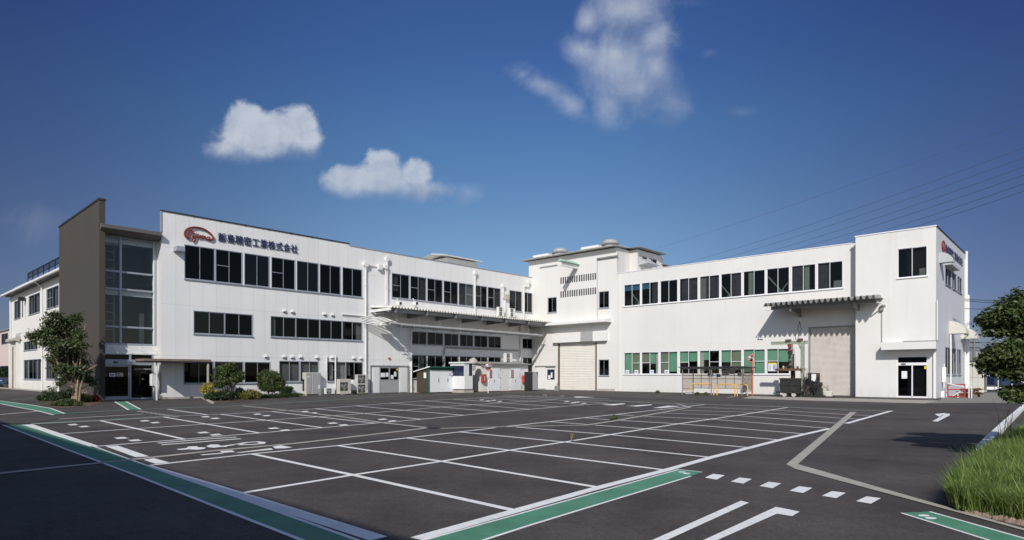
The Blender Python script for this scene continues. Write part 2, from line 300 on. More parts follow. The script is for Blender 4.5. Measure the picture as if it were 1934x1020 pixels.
# ---------------------------------------------------------------- mesh helpers
class MB:
    def __init__(s): s.v = []; s.f = []
    def add(s, vs, fs):
        k = len(s.v); s.v += [tuple(v) for v in vs]; s.f += [tuple(i + k for i in f) for f in fs]; return s
    def quad(s, a_, b_, c_, d_): return s.add([a_, b_, c_, d_], [(0, 1, 2, 3)])
    def box(s, x0, x1, y0, y1, z0, z1):
        if x0 > x1: x0, x1 = x1, x0
        if y0 > y1: y0, y1 = y1, y0
        if z0 > z1: z0, z1 = z1, z0
        return s.add([(x0, y0, z0), (x1, y0, z0), (x1, y1, z0), (x0, y1, z0), (x0, y0, z1), (x1, y0, z1), (x1, y1, z1), (x0, y1, z1)],
                     [(0, 3, 2, 1), (4, 5, 6, 7), (0, 1, 5, 4), (1, 2, 6, 5), (2, 3, 7, 6), (3, 0, 4, 7)])
    def bevbox(s, x0, x1, y0, y1, z0, z1, b=.02):
        """box with chamfered upright and top edges"""
        pts = [(x0 + b, y0), (x1 - b, y0), (x1, y0 + b), (x1, y1 - b), (x1 - b, y1), (x0 + b, y1), (x0, y1 - b), (x0, y0 + b)]
        ins = [(x0 + b * 1.6, y0 + b), (x1 - b * 1.6, y0 + b), (x1 - b, y0 + b * 1.6), (x1 - b, y1 - b * 1.6), (x1 - b * 1.6, y1 - b), (x0 + b * 1.6, y1 - b), (x0 + b, y1 - b * 1.6), (x0 + b, y0 + b * 1.6)]
        vs = [(x, y, z0) for x, y in pts] + [(x, y, z1 - b) for x, y in pts] + [(x, y, z1) for x, y in ins]
        fs = [tuple(range(7, -1, -1)), tuple(range(16, 24))]
        for i in range(8):
            j = (i + 1) % 8; fs += [(i, j, 8 + j, 8 + i), (8 + i, 8 + j, 16 + j, 16 + i)]
        return s.add(vs, fs)
    def prism(s, poly, axis, a0, a1):
        """extrude a 2D polygon along axis 'x','y' or 'z'"""
        n = len(poly)
        def P(p, t): return {'x': (t, p[0], p[1]), 'y': (p[0], t, p[1]), 'z': (p[0], p[1], t)}[axis]
        vs = [P(p, a0) for p in poly] + [P(p, a1) for p in poly]
        return s.add(vs, [tuple(range(n - 1, -1, -1)), tuple(range(n, 2 * n))] + [(i, (i + 1) % n, n + (i + 1) % n, n + i) for i in range(n)])
    def tube(s, pts, r, n=8, cap=True):
        pts = [Vector(p) for p in pts]; k = len(s.v); m = len(pts); rs = r if isinstance(r, (list, tuple)) else [r] * m
        up0 = None
        for i, p in enumerate(pts):
            d = (pts[min(i + 1, m - 1)] - pts[max(i - 1, 0)]).normalized()
            if up0 is None: up0 = Vector((0, 0, 1)) if abs(d.z) < .9 else Vector((1, 0, 0))
            u = (up0 - d * up0.dot(d)).normalized(); w = d.cross(u); up0 = u
            for j in range(n):
                t = 2 * math.pi * j / n; s.v.append(tuple(p + (u * math.cos(t) + w * math.sin(t)) * rs[i]))
        for i in range(m - 1):
            for j in range(n):
                a_, b_ = k + i * n + j, k + i * n + (j + 1) % n; s.f.append((a_, b_, b_ + n, a_ + n))
        if cap: s.f.append(tuple(k + j for j in range(n - 1, -1, -1))); s.f.append(tuple(k + (m - 1) * n + j for j in range(n)))
        return s
    def disc(s, c, axis, r, h, n=20, r2=None):
        c = Vector(c); ax = Vector(axis).normalized(); return s.tube([c, c + ax * h], [r, r2 if r2 is not None else r], n)
    def ring(s, c, axis, R, r, n=24, m=6):
        c = Vector(c); ax = Vector(axis).normalized(); u = ax.orthogonal().normalized(); w = ax.cross(u); k = len(s.v)
        for i in range(n):
            t = 2 * math.pi * i / n; d = u * math.cos(t) + w * math.sin(t)
            for j in range(m):
                q = 2 * math.pi * j / m; s.v.append(tuple(c + d * (R + r * math.cos(q)) + ax * r * math.sin(q)))
        for i in range(n):
            for j in range(m):
                s.f.append((k + i * m + j, k + ((i + 1) % n) * m + j, k + ((i + 1) % n) * m + (j + 1) % m, k + i * m + (j + 1) % m))
        return s
    def lathe(s, c, prof, n=24):
        c = Vector(c); k = len(s.v)
        for (r, z) in prof:
            for j in range(n):
                t = 2 * math.pi * j / n; s.v.append((c.x + r * math.cos(t), c.y + r * math.sin(t), c.z + z))
        for i in range(len(prof) - 1):
            for j in range(n): s.f.append((k + i * n + j, k + i * n + (j + 1) % n, k + (i + 1) * n + (j + 1) % n, k + (i + 1) * n + j))
        s.f.append(tuple(k + (len(prof) - 1) * n + j for j in range(n))); return s
    def build(s, name, mat, parent=None, loc=None, smooth=False):
        me = bpy.data.meshes.new(name); me.from_pydata(s.v, [], s.f); me.update()
        if smooth:
            for p in me.polygons: p.use_smooth = True
        me.materials.append(M[mat] if isinstance(mat, str) else mat)
        o = bpy.data.objects.new(name, me); COL.objects.link(o)
        if parent is not None: o.parent = parent
        if loc is not None: o.location = loc
        return o
def tag(o, label=None, cat=None, group=None, kind=None):
    if label: o['label'] = label
    if cat: o['category'] = cat
    if group: o['group'] = group
    if kind: o['kind'] = kind
    return o
def thing(name, label, cat, loc=(0, 0, 0), rotz=0.0, group=None):
    o = bpy.data.objects.new(name, None); COL.objects.link(o); o.location = loc; o.rotation_euler = (0, 0, rotz); o.empty_display_size = .3
    return tag(o, label, cat, group)
def copy_tree(o, parent=None):
    c = o.copy(); COL.objects.link(c); c.parent = parent
    for ch in [x for x in bpy.data.objects if x.parent == o]: copy_tree(ch, c)
    return c

# ---------------------------------------------------------------- surveying: from the photo to the ground and to the wall planes
def G(u, v):
    Y = F * CH / (v - HY); return Vector(((u - CX) / F * Y, Y, 0))
class Plane:
    """upright wall plane: local x along the wall, local -y out of the wall, z up"""
    def __init__(s, O, d): s.O = Vector((O[0], O[1], 0)); s.d = Vector((d[0], d[1], 0)).normalized(); s.n = Vector((s.d.y, -s.d.x, 0)); s.rot = math.atan2(s.d.y, s.d.x)
    def s(s_, u, p=0.0):
        O = s_.O + s_.n * p; k = (u - CX) / F; return (k * O.y - O.x) / (s_.d.x - k * s_.d.y)
    def Y(s_, u, p=0.0): return (s_.O + s_.n * p).y + s_.d.y * s_.s(u, p)
    def z(s_, u, v, p=0.0): return CH + (HY - v) * s_.Y(u, p) / F
    def at(s_, x, p=0.0, z=0.0): w = s_.O + s_.d * x + s_.n * p; return Vector((w.x, w.y, z))
    def loc(s_, w): r = Vector(w) - s_.O; return r.dot(s_.d), r.dot(s_.n)
PL = Plane(G(305, 754), (2060 - CX, F))                          # office facade
end = PL.at(PL.s(1005.5))
PR = Plane(end, (CX + 316, -F))                                  # hall facade, meets the office in the corner
s1768 = PR.s(1768, 1.05)
TW = 1.05                                                          # the stair tower stands this far proud of the hall
PS = Plane(PR.at(s1768, TW), (PL.d.x, PL.d.y))                   # right flank of the tower
PB = Plane(PL.at(PL.s(187) ), (PR.d.x, PR.d.y))                  # left face of the brown wall (runs to the left from here)
PW = Plane(G(111, 739.5), (PR.d.x, PR.d.y))                      # two storey wing far left
print('L len', PL.s(1005.5), 'R len', PR.s(1615.6, TW), s1768, 'top L', PL.z(305, 398.6), 'far top', PL.z(800, 491), 'R top', PR.z(1170, 517.3), PR.z(1612, 458.5), 'tower', PR.z(1616, 447.3, TW), PR.z(1766, 427, TW))

def wall(mb, x0, x1, z0, z1, holes=(), y=0.0, depth=.14):
    """a wall skin with real openings and their reveals; holes are (x0, x1, z0, z1)"""
    xs = sorted({x0, x1, *[min(max(h[i], x0), x1) for h in holes for i in (0, 1)]}); zs = sorted({z0, z1, *[min(max(h[i], z0), z1) for h in holes for i in (2, 3)]})
    for i in range(len(xs) - 1):
        for j in range(len(zs) - 1):
            cx, cz = (xs[i] + xs[i + 1]) / 2, (zs[j] + zs[j + 1]) / 2
            if any(h[0] < cx < h[1] and h[2] < cz < h[3] for h in holes): continue
            mb.quad((xs[i], y, zs[j]), (xs[i + 1], y, zs[j]), (xs[i + 1], y, zs[j + 1]), (xs[i], y, zs[j + 1]))
    for (a0, a1, b0, b1) in holes:
        q = y + depth
        mb.quad((a0, y, b0), (a0, y, b1), (a0, q, b1), (a0, q, b0)); mb.quad((a1, y, b0), (a1, q, b0), (a1, q, b1), (a1, y, b1))
        mb.quad((a0, y, b0), (a0, q, b0), (a1, q, b0), (a1, y, b0)); mb.quad((a0, y, b1), (a1, y, b1), (a1, q, b1), (a0, q, b1))
    return mb
WINDOWS = {'n': 0}
def window(parent, x0, x1, z0, z1, y=-.015, glass='glass_dark', fr='alu', mid=(), split=.5, sill=True, backs=(), fw=.04, name='window'):
    """sliding two sash window in the hole x0..x1, z0..z1: outer frame and sashes, then glass panes (and what hangs behind) as sub-parts"""
    m = MB(); w = x1 - x0; xm = x0 + w * split
    m.box(x0, x0 + fw, y, y + .10, z0, z1); m.box(x1 - fw, x1, y, y + .10, z0, z1)
    m.box(x0 + fw, x1 - fw, y, y + .10, z0, z0 + fw); m.box(x0 + fw, x1 - fw, y, y + .10, z1 - fw, z1)
    sw = .034
    for k, (a0, a1, yy0) in enumerate(((x0 + fw, xm + sw * .7, y + .055), (xm - sw * .7, x1 - fw, y + .02))):
        b0, b1 = z0 + fw, z1 - fw
        m.box(a0, a0 + sw, yy0, yy0 + .03, b0, b1); m.box(a1 - sw, a1, yy0, yy0 + .03, b0, b1)
        m.box(a0 + sw, a1 - sw, yy0, yy0 + .03, b0, b0 + sw * 1.3); m.box(a0 + sw, a1 - sw, yy0, yy0 + .03, b1 - sw, b1)
        if k in mid: zc = b0 + (b1 - b0) * .52; m.box(a0 + sw, a1 - sw, yy0 + .002, yy0 + .028, zc - .02, zc + .02)
    if sill: m.box(x0 - .04, x1 + .04, y - .075, y - .001, z0 - .045, z0 - .003)
    o = m.build(name, fr, parent)
    g = MB(); g.quad((x0 + fw, y + .07, z0 + fw), (xm, y + .07, z0 + fw), (xm, y + .07, z1 - fw), (x0 + fw, y + .07, z1 - fw))
    g.quad((xm, y + .036, z0 + fw), (x1 - fw, y + .036, z0 + fw), (x1 - fw, y + .036, z1 - fw), (xm, y + .036, z1 - fw))
    WINDOWS['n'] += 1; g.build('pane', 'glass_dark_b' if glass == 'glass_dark' and (WINDOWS['n'] * 7) % 5 < 2 else glass, o)
    for (f0, f1, h0, h1, mt, nm) in backs:                        # fractions of the opening
        b = MB(); n = 10 if 'curtain' in nm else 1; W0, W1 = x0 + w * f0, x0 + w * f1; Z0, Z1 = z0 + (z1 - z0) * h0, z0 + (z1 - z0) * h1
        for i in range(n):
            ya, yb = y + .19 + .03 * (i % 2) * (n > 1), y + .19 + .03 * ((i + 1) % 2) * (n > 1)
            b.quad((W0 + (W1 - W0) * i / n, ya, Z0), (W0 + (W1 - W0) * (i + 1) / n, yb, Z0), (W0 + (W1 - W0) * (i + 1) / n, yb, Z1), (W0 + (W1 - W0) * i / n, ya, Z1))
        b.build(nm, mt, o)
    return o
def room(parent, x0, x1, z0, z1, d=2.2, mat='room', y=.16):
    m = MB(); m.quad((x0, d, z0), (x1, d, z0), (x1, d, z1), (x0, d, z1)); m.quad((x0, y, z0), (x0, d, z0), (x0, d, z1), (x0, y, z1)); m.quad((x1, y, z0), (x1, y, z1), (x1, d, z1), (x1, d, z0))
    m.quad((x0, y, z0), (x1, y, z0), (x1, d, z0), (x0, d, z0)); m.quad((x0, y, z1), (x0, d, z1), (x1, d, z1), (x1, y, z1)); return m.build('room', mat, parent)
def corrugated(mb, x0, x1, ya, za, yb, zb, pitch, amp, th=.012):
    """corrugated sheet: ridges run from (ya,za) to (yb,zb), repeated along x"""
    n = int(round((x1 - x0) / pitch)) * 2; k = len(mb.v)
    prof = []
    for i in range(n + 1):
        x = x0 + (x1 - x0) * i / n
        h = amp if i % 2 else 0
        fl = pitch * .11
        prof += [(x - fl, h), (x + fl, h)]
    for (x, h) in prof: mb.v += [(x, ya, za + h), (x, yb, zb + h), (x, ya, za + h - th), (x, yb, zb + h - th)]
    for i in range(len(prof) - 1):
        q = k + 4 * i; mb.f += [(q, q + 4, q + 5, q + 1), (q + 2, q + 3, q + 7, q + 6), (q, q + 2, q + 6, q + 4), (q + 1, q + 5, q + 7, q + 3)]
    return mb
def text_mesh(body, size, extrude, offset=0.0, shear=0.0, sx=1.0):
    c = bpy.data.curves.new('lettering', 'FONT'); c.body = body; c.size = size; c.extrude = extrude; c.offset = offset; c.shear = shear; c.align_x = 'CENTER'; c.resolution_u = 3
    o = bpy.data.objects.new('lettering', c); COL.objects.link(o); bpy.context.view_layer.update()
    me = bpy.data.meshes.new_from_object(o.evaluated_get(bpy.context.evaluated_depsgraph_get())); bpy.data.objects.remove(o); bpy.data.curves.remove(c)
    return me
def text_obj(name, body, size, mat, parent=None, loc=(0, 0, 0), rot=(R_(90), 0, 0), extrude=.002, offset=0.0, scale=(1, 1, 1)):
    me = text_mesh(body, size, extrude, offset); me.materials.clear(); me.materials.append(M[mat]); me.name = name
    me.transform(Matrix.LocRotScale(None, None, Vector(scale))); me.transform(Matrix.Rotation(rot[2], 4, 'Z') @ Matrix.Rotation(rot[1], 4, 'Y') @ Matrix.Rotation(rot[0], 4, 'X'))
    o = bpy.data.objects.new(name, me); COL.objects.link(o)
    if parent is not None: o.parent = parent
    o.location = loc; return o

# ================================================================ SETTING: ground
g = MB(); g.quad((-3000, -400, 0), (3000, -400, 0), (3000, 5000, 0), (-3000, 5000, 0)); tag(g.build('ground', 'asphalt'), kind='structure')
MZ = [.004]
def gpoly(mb, pts, z=None):
    if z is None: MZ[0] += .00004; z = MZ[0]
    w = [G(*p) for p in pts]; mb.add([(p.x, p.y, z) for p in w], [tuple(range(len(w)))])
def stroke(mb, pts, w, side=0):
    """painted line along photo points, w metres wide; side -1/+1 lays it to one side of the points"""
    MZ[0] += .00004; z = MZ[0]; P = [G(*p).to_2d() for p in pts]; L0 = []; R0 = []
    for i, p in enumerate(P):
        d = (P[min(i + 1, len(P) - 1)] - P[max(i - 1, 0)]).normalized(); n = Vector((-d.y, d.x)); a0 = w / 2 * (1 + side); b0 = w / 2 * (1 - side)
        L0.append(p + n * a0); R0.append(p - n * b0)
    k = len(mb.v)
    for l_, r_ in zip(L0, R0): mb.v += [(l_.x, l_.y, z), (r_.x, r_.y, z)]
    for i in range(len(P) - 1): q = k + 2 * i; mb.f.append((q + 1, q + 3, q + 2, q))
def mark(name, mat, fn):
    mb = MB(); fn(mb); 
    # face up
    for i, f in enumerate(mb.f):
        a_, b_, c_ = (Vector(mb.v[j]) for j in f[:3])
        if (b_ - a_).cross(c_ - b_).z < 0: mb.f[i] = tuple(reversed(f))
    return tag(mb.build(name, mat), kind='structure')
W = .12
T1 = [(58, 801), (190, 794.5), (339, 785.8), (420, 782.4), (515, 777.4), (598, 772.2), (670, 766.8), (750, 760.6), (800, 757.1), (857, 754), (905, 751.6), (948, 749.6), (1000, 747.8)]
T2 = [(113.8, 819.6), (248, 810.3), (350, 803.8), (494.8, 794.4), (598, 787.6), (681, 781.5), (762, 775.2), (831.8, 768.9), (893, 764.4), (948, 761), (1000, 757.7), (1050, 755)]
T3 = [(180, 843.4), (349.5, 829.6), (490.6, 818), (608.5, 807.9), (707.8, 799.6), (796, 792), (875, 784.5), (942, 778.1), (1000, 773.2), (1055.5, 768.5), (1102, 764.7), (1150, 761.6)]
def lot_left(m):
    for T in (T1, T2, T3): stroke(m, T, W)
    for d in [[(190, 794.8), (349.5, 830)], [(310, 788), (490.6, 818)], [(417, 782.6), (608.5, 807.8)], [(511, 777.4), (707.8, 799.5)], [(594, 772.2), (689, 781.2), (796, 792)],
              [(670.6, 766.6), (762, 775), (875, 784.3)], [(737, 761.6), (831.8, 768.9), (942, 778)], [(800.8, 757), (893, 764.5), (1000, 773)], [(855, 754), (948, 761), (1055.5, 768.5)], [(905, 751.6), (1000, 757.8), (1102, 764.5)], [(948, 749.7), (1048, 755.2), (1148, 761.6)]]:
        stroke(m, d, W)
    stroke(m, [(316.4, 773), (391, 783.5)], W)
    stroke(m, [(54, 802), (175, 843.4)], .24); stroke(m, [(30, 796), (269, 782.2)], .14)
    stroke(m, [(0, 783), (72, 777)], .14); stroke(m, [(1000, 748), (1060, 750), (1150, 753.5)], .12)
mark('parking_lines_far', 'line_white', lot_left)
U1 = [(278, 879.8), (350, 871.6), (478, 857.4), (635.4, 842.2), (767, 827.6), (867.5, 816.1), (935.8, 807.9)]
U1b = [(957.8, 805.6), (1036.9, 796.8), (1102, 789.4), (1163, 782.9), (1216.8, 777), (1250, 773.6), (1332, 764)]
U2 = [(459, 931.3), (666.8, 897.4), (834, 871.6), (965.5, 850.2), (1067.9, 835), (1150, 821.6), (1221.4, 810), (1282.7, 800.4), (1343.7, 791.7), (1392.3, 784.8), (1429.6, 779), (1487.5, 769.6)]
def lot_right(m):
    for T in (U1, U1b, U2): stroke(m, T, W)
    stroke(m, [(785.4, 1018.3), (974, 965.2), (1130, 921.5), (1262, 887.2), (1343, 864.2), (1416, 845.8), (1472, 831.4), (1521, 820), (1568, 809.4)], .17)
    stroke(m, [(1598.7, 800), (1684, 776)], .17)
    for d in [[(478, 858), (666.8, 897.5), (974, 965.2)], [(636.5, 841.8), (834, 871.7), (1132.9, 921.4)], [(766.7, 827.4), (965, 851), (1250.8, 887.5)], [(867.5, 816), (1067, 835.3), (1340.6, 864)],
              [(974.8, 806.8), (1150, 821), (1415, 845.8)], [(1038.4, 796.7), (1108, 801.8)], [(1124, 803.2), (1221, 810.3), (1471, 831)], [(1102, 789.3), (1155, 793.2)], [(1172, 794.3), (1282.7, 800.7), (1518.5, 819.6)],
              [(1164, 783), (1198, 785.4)], [(1216, 786.5), (1343, 792), (1562, 809)], [(1252, 780.3), (1392.3, 785.2), (1578.5, 799.3)], [(1287, 775), (1430, 779.3), (1600, 790.6), (1628, 792.2)], [(1316, 769.3), (1487, 776.2), (1600, 783.4), (1646, 785.4)]]:
        stroke(m, d, W)
    stroke(m, [(270, 879.4), (400, 918.5), (459, 937), (640, 994), (715, 1018)], .22)
mark('parking_lines_near', 'line_white', lot_right)
def green_shade(m): gpoly(m, [(8, 803), (40, 802.5), (220, 860), (330, 899), (673, 1020), (760, 1052), (655, 1052), (562, 1018), (260, 899.3)])
mark('green_walkway', 'line_green', green_shade)
def green_edges(m):
    stroke(m, [(5, 802.6), (130, 850.6), (260.6, 899.6), (400, 954.5), (562.6, 1018), (650, 1053)], .055)
    stroke(m, [(42, 802.2), (180, 844.5), (331, 899), (400, 922.5), (673, 1020), (760, 1052)], .055)
mark('walkway_edge_lines', 'line_white', green_edges)
def green_r(m):
    gpoly(m, [(806, 1020), (1000, 966.5), (1281.6, 887.6), (1327, 892.2), (1304.4, 899.8), (1000, 992), (915, 1020), (800, 1055), (690, 1053)])
    gpoly(m, [(1702.8, 969.3), (1756, 967), (1934, 1017.5), (2060, 1050), (2000, 1070), (1864, 1020)])
mark('green_walkway', 'line_green', green_r)
def green_r_edges(m):
    stroke(m, [(700, 1050), (806, 1019.6), (1000, 965.7), (1281.6, 887.2)], .04); stroke(m, [(810, 1055), (915, 1020.5), (1000, 993), (1304.4, 900)], .045); stroke(m, [(1281.6, 887.2), (1327, 892.2)], .035)
    stroke(m, [(1702.8, 969.6), (1864, 1020), (2000, 1070)], .04); stroke(m, [(1756, 967), (1934, 1017.5), (2060, 1050)], .04)
mark('walkway_edge_lines', 'line_white', green_r_edges)
def squares(m):
    for (u, v), k in zip([(1349.9, 900.6), (1400, 907.8), (1455, 916.2), (1512.7, 924.9), (1575, 934.4), (1640.2, 944.6)], range(6)):
        q = 1 + .09 * (k - 5) * .45
        gpoly(m, [(u - 23.5 * q, v + 2.7 * q), (u - 3.8 * q, v - 6.4 * q), (u + 23.6 * q, v - 3 * q), (u + 4.6 * q, v + 7.6 * q)])
mark('crossing_squares', 'line_white', squares)
def bars(m):
    gpoly(m, [(1399, 946.6), (1414.6, 950.3), (1262, 1020), (1190, 1053), (1150, 1053), (1234, 1020)])
    gpoly(m, [(1465.6, 958), (1510.4, 967.2), (1496, 975.8), (1467.5, 971), (1367, 1015.6), (1285, 1052), (1245, 1052), (1331, 1020)])
mark('painted_guide_bars', 'line_white', bars)
def foot(m, u, v, su, sv):
    for k in (0, 1):
        pts = [(u + k * su * 1.1 + math.cos(t) * su * .9 + math.sin(t) * su * .2, v + k * sv * 1.1 + math.sin(t) * sv * .45) for t in [i * math.pi / 6 for i in range(12)]]; gpoly(m, pts)
mark('footprint_marks', 'line_white', lambda m: (foot(m, 1288, 892, 8, 2.6), foot(m, 1745, 974.5, 12, 4.5)))
def arrow(m):
    q = lambda L: [(1500 + x / 4.456, 740 + y / 4.456) for x, y in L]
    gpoly(m, q([(1160, 248), (1208, 252), (1310, 199), (1262, 196)])); gpoly(m, q([(1183, 189), (1278, 178), (1222, 211)])); gpoly(m, q([(1240, 188), (1300, 184), (1310, 190), (1310, 199), (1240, 198)]))
mark('turn_arrow', 'line_white', arrow)
def stopbar(m):
    gpoly(m, [(198, 843), (222, 842), (282, 862.5), (256, 864)]); gpoly(m, [(271, 868.8), (291, 866), (320, 874), (294, 876.6)])
    stroke(m, [(298, 837.5), (392, 829.5), (446, 826)], .16); stroke(m, [(305, 840.6), (360, 836.5), (455, 829)], .16); stroke(m, [(335, 849.5), (360, 847.8)], .2)
mark('stop_line', 'line_white', stopbar)
def painted_text(name, body, p0, p1, depth_scale, size, mat='line_white'):
    a0, b0 = G(*p0), G(*p1); d = (b0 - a0); ang = math.atan2(d.y, d.x); MZ[0] += .001
    o = text_obj(name, body, size, mat, None, (a0.x, a0.y, MZ[0]), (0, 0, ang), extrude=.0004, offset=.02, scale=(1, depth_scale, 1)); o['kind'] = 'structure'; return o
def glyphs(m):      # three large painted characters seen from the side, reading along the aisle
    gpoly(m, [(337, 848.6), (352, 846.8), (356, 843.8), (372, 843.2), (374, 845.2), (389, 845.6), (386, 848.4), (372, 850), (356, 849.2), (340, 850.4)])
    gpoly(m, [(389, 843), (398, 840), (412, 840), (417, 842.4), (430, 842.6), (428, 844.4), (418, 844.6), (404, 846.2), (394, 845.2)])
    stroke(m, [(424, 842.8), (446, 839.8), (466, 836.2), (486, 834.8), (496, 836), (494, 838.4), (478, 840), (458, 840.6), (446, 839.6)], .17)
    stroke(m, [(380, 859.8), (420, 856.4)], .15); gpoly(m, [(415, 852.6), (438, 851), (444, 854.2), (420, 856)]); gpoly(m, [(443, 855.8), (512, 847), (516, 849.8), (452, 855.8)])
    gpoly(m, [(515, 844), (530, 841.6), (552, 845.4), (538, 847.4), (520, 847.6)])
mark('painted_characters', 'line_white', glyphs)
def glyphs_far(m):
    for pts in ([(1136, 764.8), (1160, 765.8), (1182, 763), (1178, 762)], [(1183, 767), (1204, 768), (1232, 765.2), (1230, 764.2), (1206, 765.4), (1196, 766.4)], [(1232, 770.8), (1250, 771), (1285, 767.4), (1262, 766.6), (1244, 769)], [(1104, 746.4), (1152, 747.2), (1152, 748.2), (1106, 748.4)], [(1082, 749.4), (1122, 749), (1122, 750.4), (1090, 751)]):
        gpoly(m, pts)
    stroke(m, [(1058, 748.5), (1098, 744.6)], .16)
mark('painted_characters', 'line_white', glyphs_far)
STALLS = [((137, 802.5), .5), ((228, 827.8), .6), ((273, 795.3), .55), ((383, 817.6), .55), ((388, 787.6), .5), ((516, 809.4), .55), ((486, 782.6), .5), ((628, 799.8), .5), ((576, 777.6), .45), ((722, 792.6), .5), ((910, 755.6), .35), ((932, 756.4), .3), ((1070, 759), .3), ((1090, 760), .3)]
NUM = ['1', '2', '3', '4', '5', '6', '7', '8', '9', '10', '11', '12', '13', '14']
for (p, s), t in zip(STALLS, NUM):
    # two squat digits painted one beside the other in each bay, worn
    u, v = p; k = (v - HY) / 100
    def num(m, u=u, v=v, k=k):
        for sg in (0, 1):
            du, dv = sg * 20 * (k + .1), sg * 3.6 * (k + .05)
            gpoly(m, [(u - 10 * k - 1 + du, v - .6 * k + dv), (u + 7 * k + du, v - 1.3 * k + dv), (u + 11 * k + du, v + .6 * k + dv), (u - 5 * k + du, v + 1.5 * k + dv)])
            stroke(m, [(u - 5 * k + du, v + 1.0 * k + dv), (u + 13 * k + du, v - .2 * k + dv)], .07); stroke(m, [(u - 8 * k + du, v - .2 * k + dv), (u + 6 * k + du, v - 2.0 * k + dv)], .06)
    mark('bay_number', 'line_white', num)
def green_thin(m):
    stroke(m, [(122, 781.4), (180, 778.2), (244, 774.2), (330, 771), (400, 768.6), (457, 766), (560, 760), (650, 754.5), (750, 748.6), (830, 746), (917, 743.8), (1000, 740.6), (1040, 738.6)], .32)
    stroke(m, [(62, 800.2), (190, 793.7), (339, 784.8)], .22); stroke(m, [(20, 756), (76, 752.5)], .25)
    stroke(m, [(950, 745.4), (1058, 752.2), (1150, 756.3), (1244, 760.8), (1332, 763), (1469, 767.2), (1600, 773.4), (1686, 775.6)], .16)
mark('faded_green_line', 'line_green_old', green_thin)
mark('faded_white_line', 'line_white_old', lambda m: (stroke(m, [(950, 746.4), (1058, 753.2), (1150, 757.3), (1244, 762), (1332, 764.2), (1469, 768.6), (1600, 775), (1684, 776.8)], .16), stroke(m, [(1366, 752.2), (1392, 748.6)], .14), stroke(m, [(1392, 753.5), (1440, 753)], .08)))
def walk_left(m): gpoly(m, [(-60, 757), (0, 757.4), (30, 761.5), (60, 765.5), (95, 771.5), (122, 781.4), (100, 783.8), (74, 776.8), (40, 770.5), (0, 762.4), (-60, 756.5)])
mark('green_walkway', 'line_green', walk_left)
mark('walkway_edge_lines', 'line_white', lambda m: (stroke(m, [(-40, 756), (0, 757.2), (30, 761.3), (60, 765.3), (95, 771.3), (122, 781.4)], .09), stroke(m, [(0, 762.6), (40, 770.7), (74, 777), (101, 784)], .09)))
mark('green_walkway', 'line_green', lambda m: gpoly(m, [(217, 759.2), (238, 758.6), (265, 773.6), (244, 774.6)]))
mark('walkway_edge_lines', 'line_white', lambda m: (stroke(m, [(217, 759), (243, 774.6)], .09), stroke(m, [(238, 758.6), (265.5, 773.6)], .09)))
def hump(m):
    for i in range(9): u = 257 + i * 8.2; v = 776.6 + i * 1.25; gpoly(m, [(u, v), (u + 11, v - .8), (u + 17, v + 1.2), (u + 5, v + 2.4)])
mark('worn_crossing_patch', 'line_grey', hump)
# concrete drains, covers and gutters
def drains(m):
    gpoly(m, [(1605.5, 778.6), (1617.8, 778.6), (1507, 877.6), (1484.8, 878)])
    gpoly(m, [(1485, 878), (1507, 877.6), (1803, 962.8), (1934, 1000), (2050, 1030), (2040, 1036), (1934, 1003.6), (1797, 966), (1501.7, 886.6)])
    stroke(m, [(-30, 898), (186, 875.5), (400, 852.7), (560, 838), (750, 815.9), (806, 808.9)], .22)
    stroke(m, [(457.5, 766.6), (577.5, 779.5), (660, 789.5), (722, 799), (808, 808.4)], .22)
    stroke(m, [(831.8, 809.9), (954.4, 806.5), (1030, 805), (1106.7, 803.6), (1157.8, 795.9), (1250, 779.8), (1303, 769.6)], .22)
    stroke(m, [(1303, 769.8), (1291, 766.2), (1278.6, 763)], .22)
mark('concrete_drain', 'concrete', drains)
mark('drain_cover', 'grimy', lambda m: gpoly(m, [(800, 808.6), (816, 806.4), (833, 808.2), (818, 810.4)]))
mark('patch_concrete', 'concrete_light', lambda m: gpoly(m, [(1024, 742.6), (1030, 742.4), (1033, 747.4), (1025, 746.6)]))
mark('concrete_apron', 'concrete_light', lambda m: (gpoly(m, [(1420, 748.6), (1768, 756.6), (1774, 757), (1748, 762.4), (1660, 760.2), (1540, 757.2), (1400, 752.5)])))
def marginal(m): gpoly(m, [(1774, 757), (1778, 752), (1800, 744), (1880, 741), (2200, 741), (2200, 764), (1934, 761.5), (1840, 761.2), (1748, 762.2)])
mark('gravel_patch', 'gravel', marginal)
mark('asphalt_repair', 'asphalt_new', lambda m: (gpoly(m, [(0, 800), (0, 791), (60, 788), (250, 777), (258, 781), (120, 790), (58, 800)]), gpoly(m, [(940, 742.5), (1100, 741.4), (1240, 745.5), (1420, 753), (1560, 758), (1720, 763.8), (1700, 766), (1500, 763), (1300, 756.5), (1100, 749.5), (1010, 745)])))
mark('left_planting_soil', 'soil', lambda m: gpoly(m, [(75, 750), (150, 747), (190, 758), (196, 760), (170, 768), (110, 772), (92, 768)]))
mark('planting_soil', 'soil', lambda m: gpoly(m, [(384, 752.3), (400, 750.6), (562, 744.6), (575, 748.4), (470, 755.6), (402, 762.5)]))

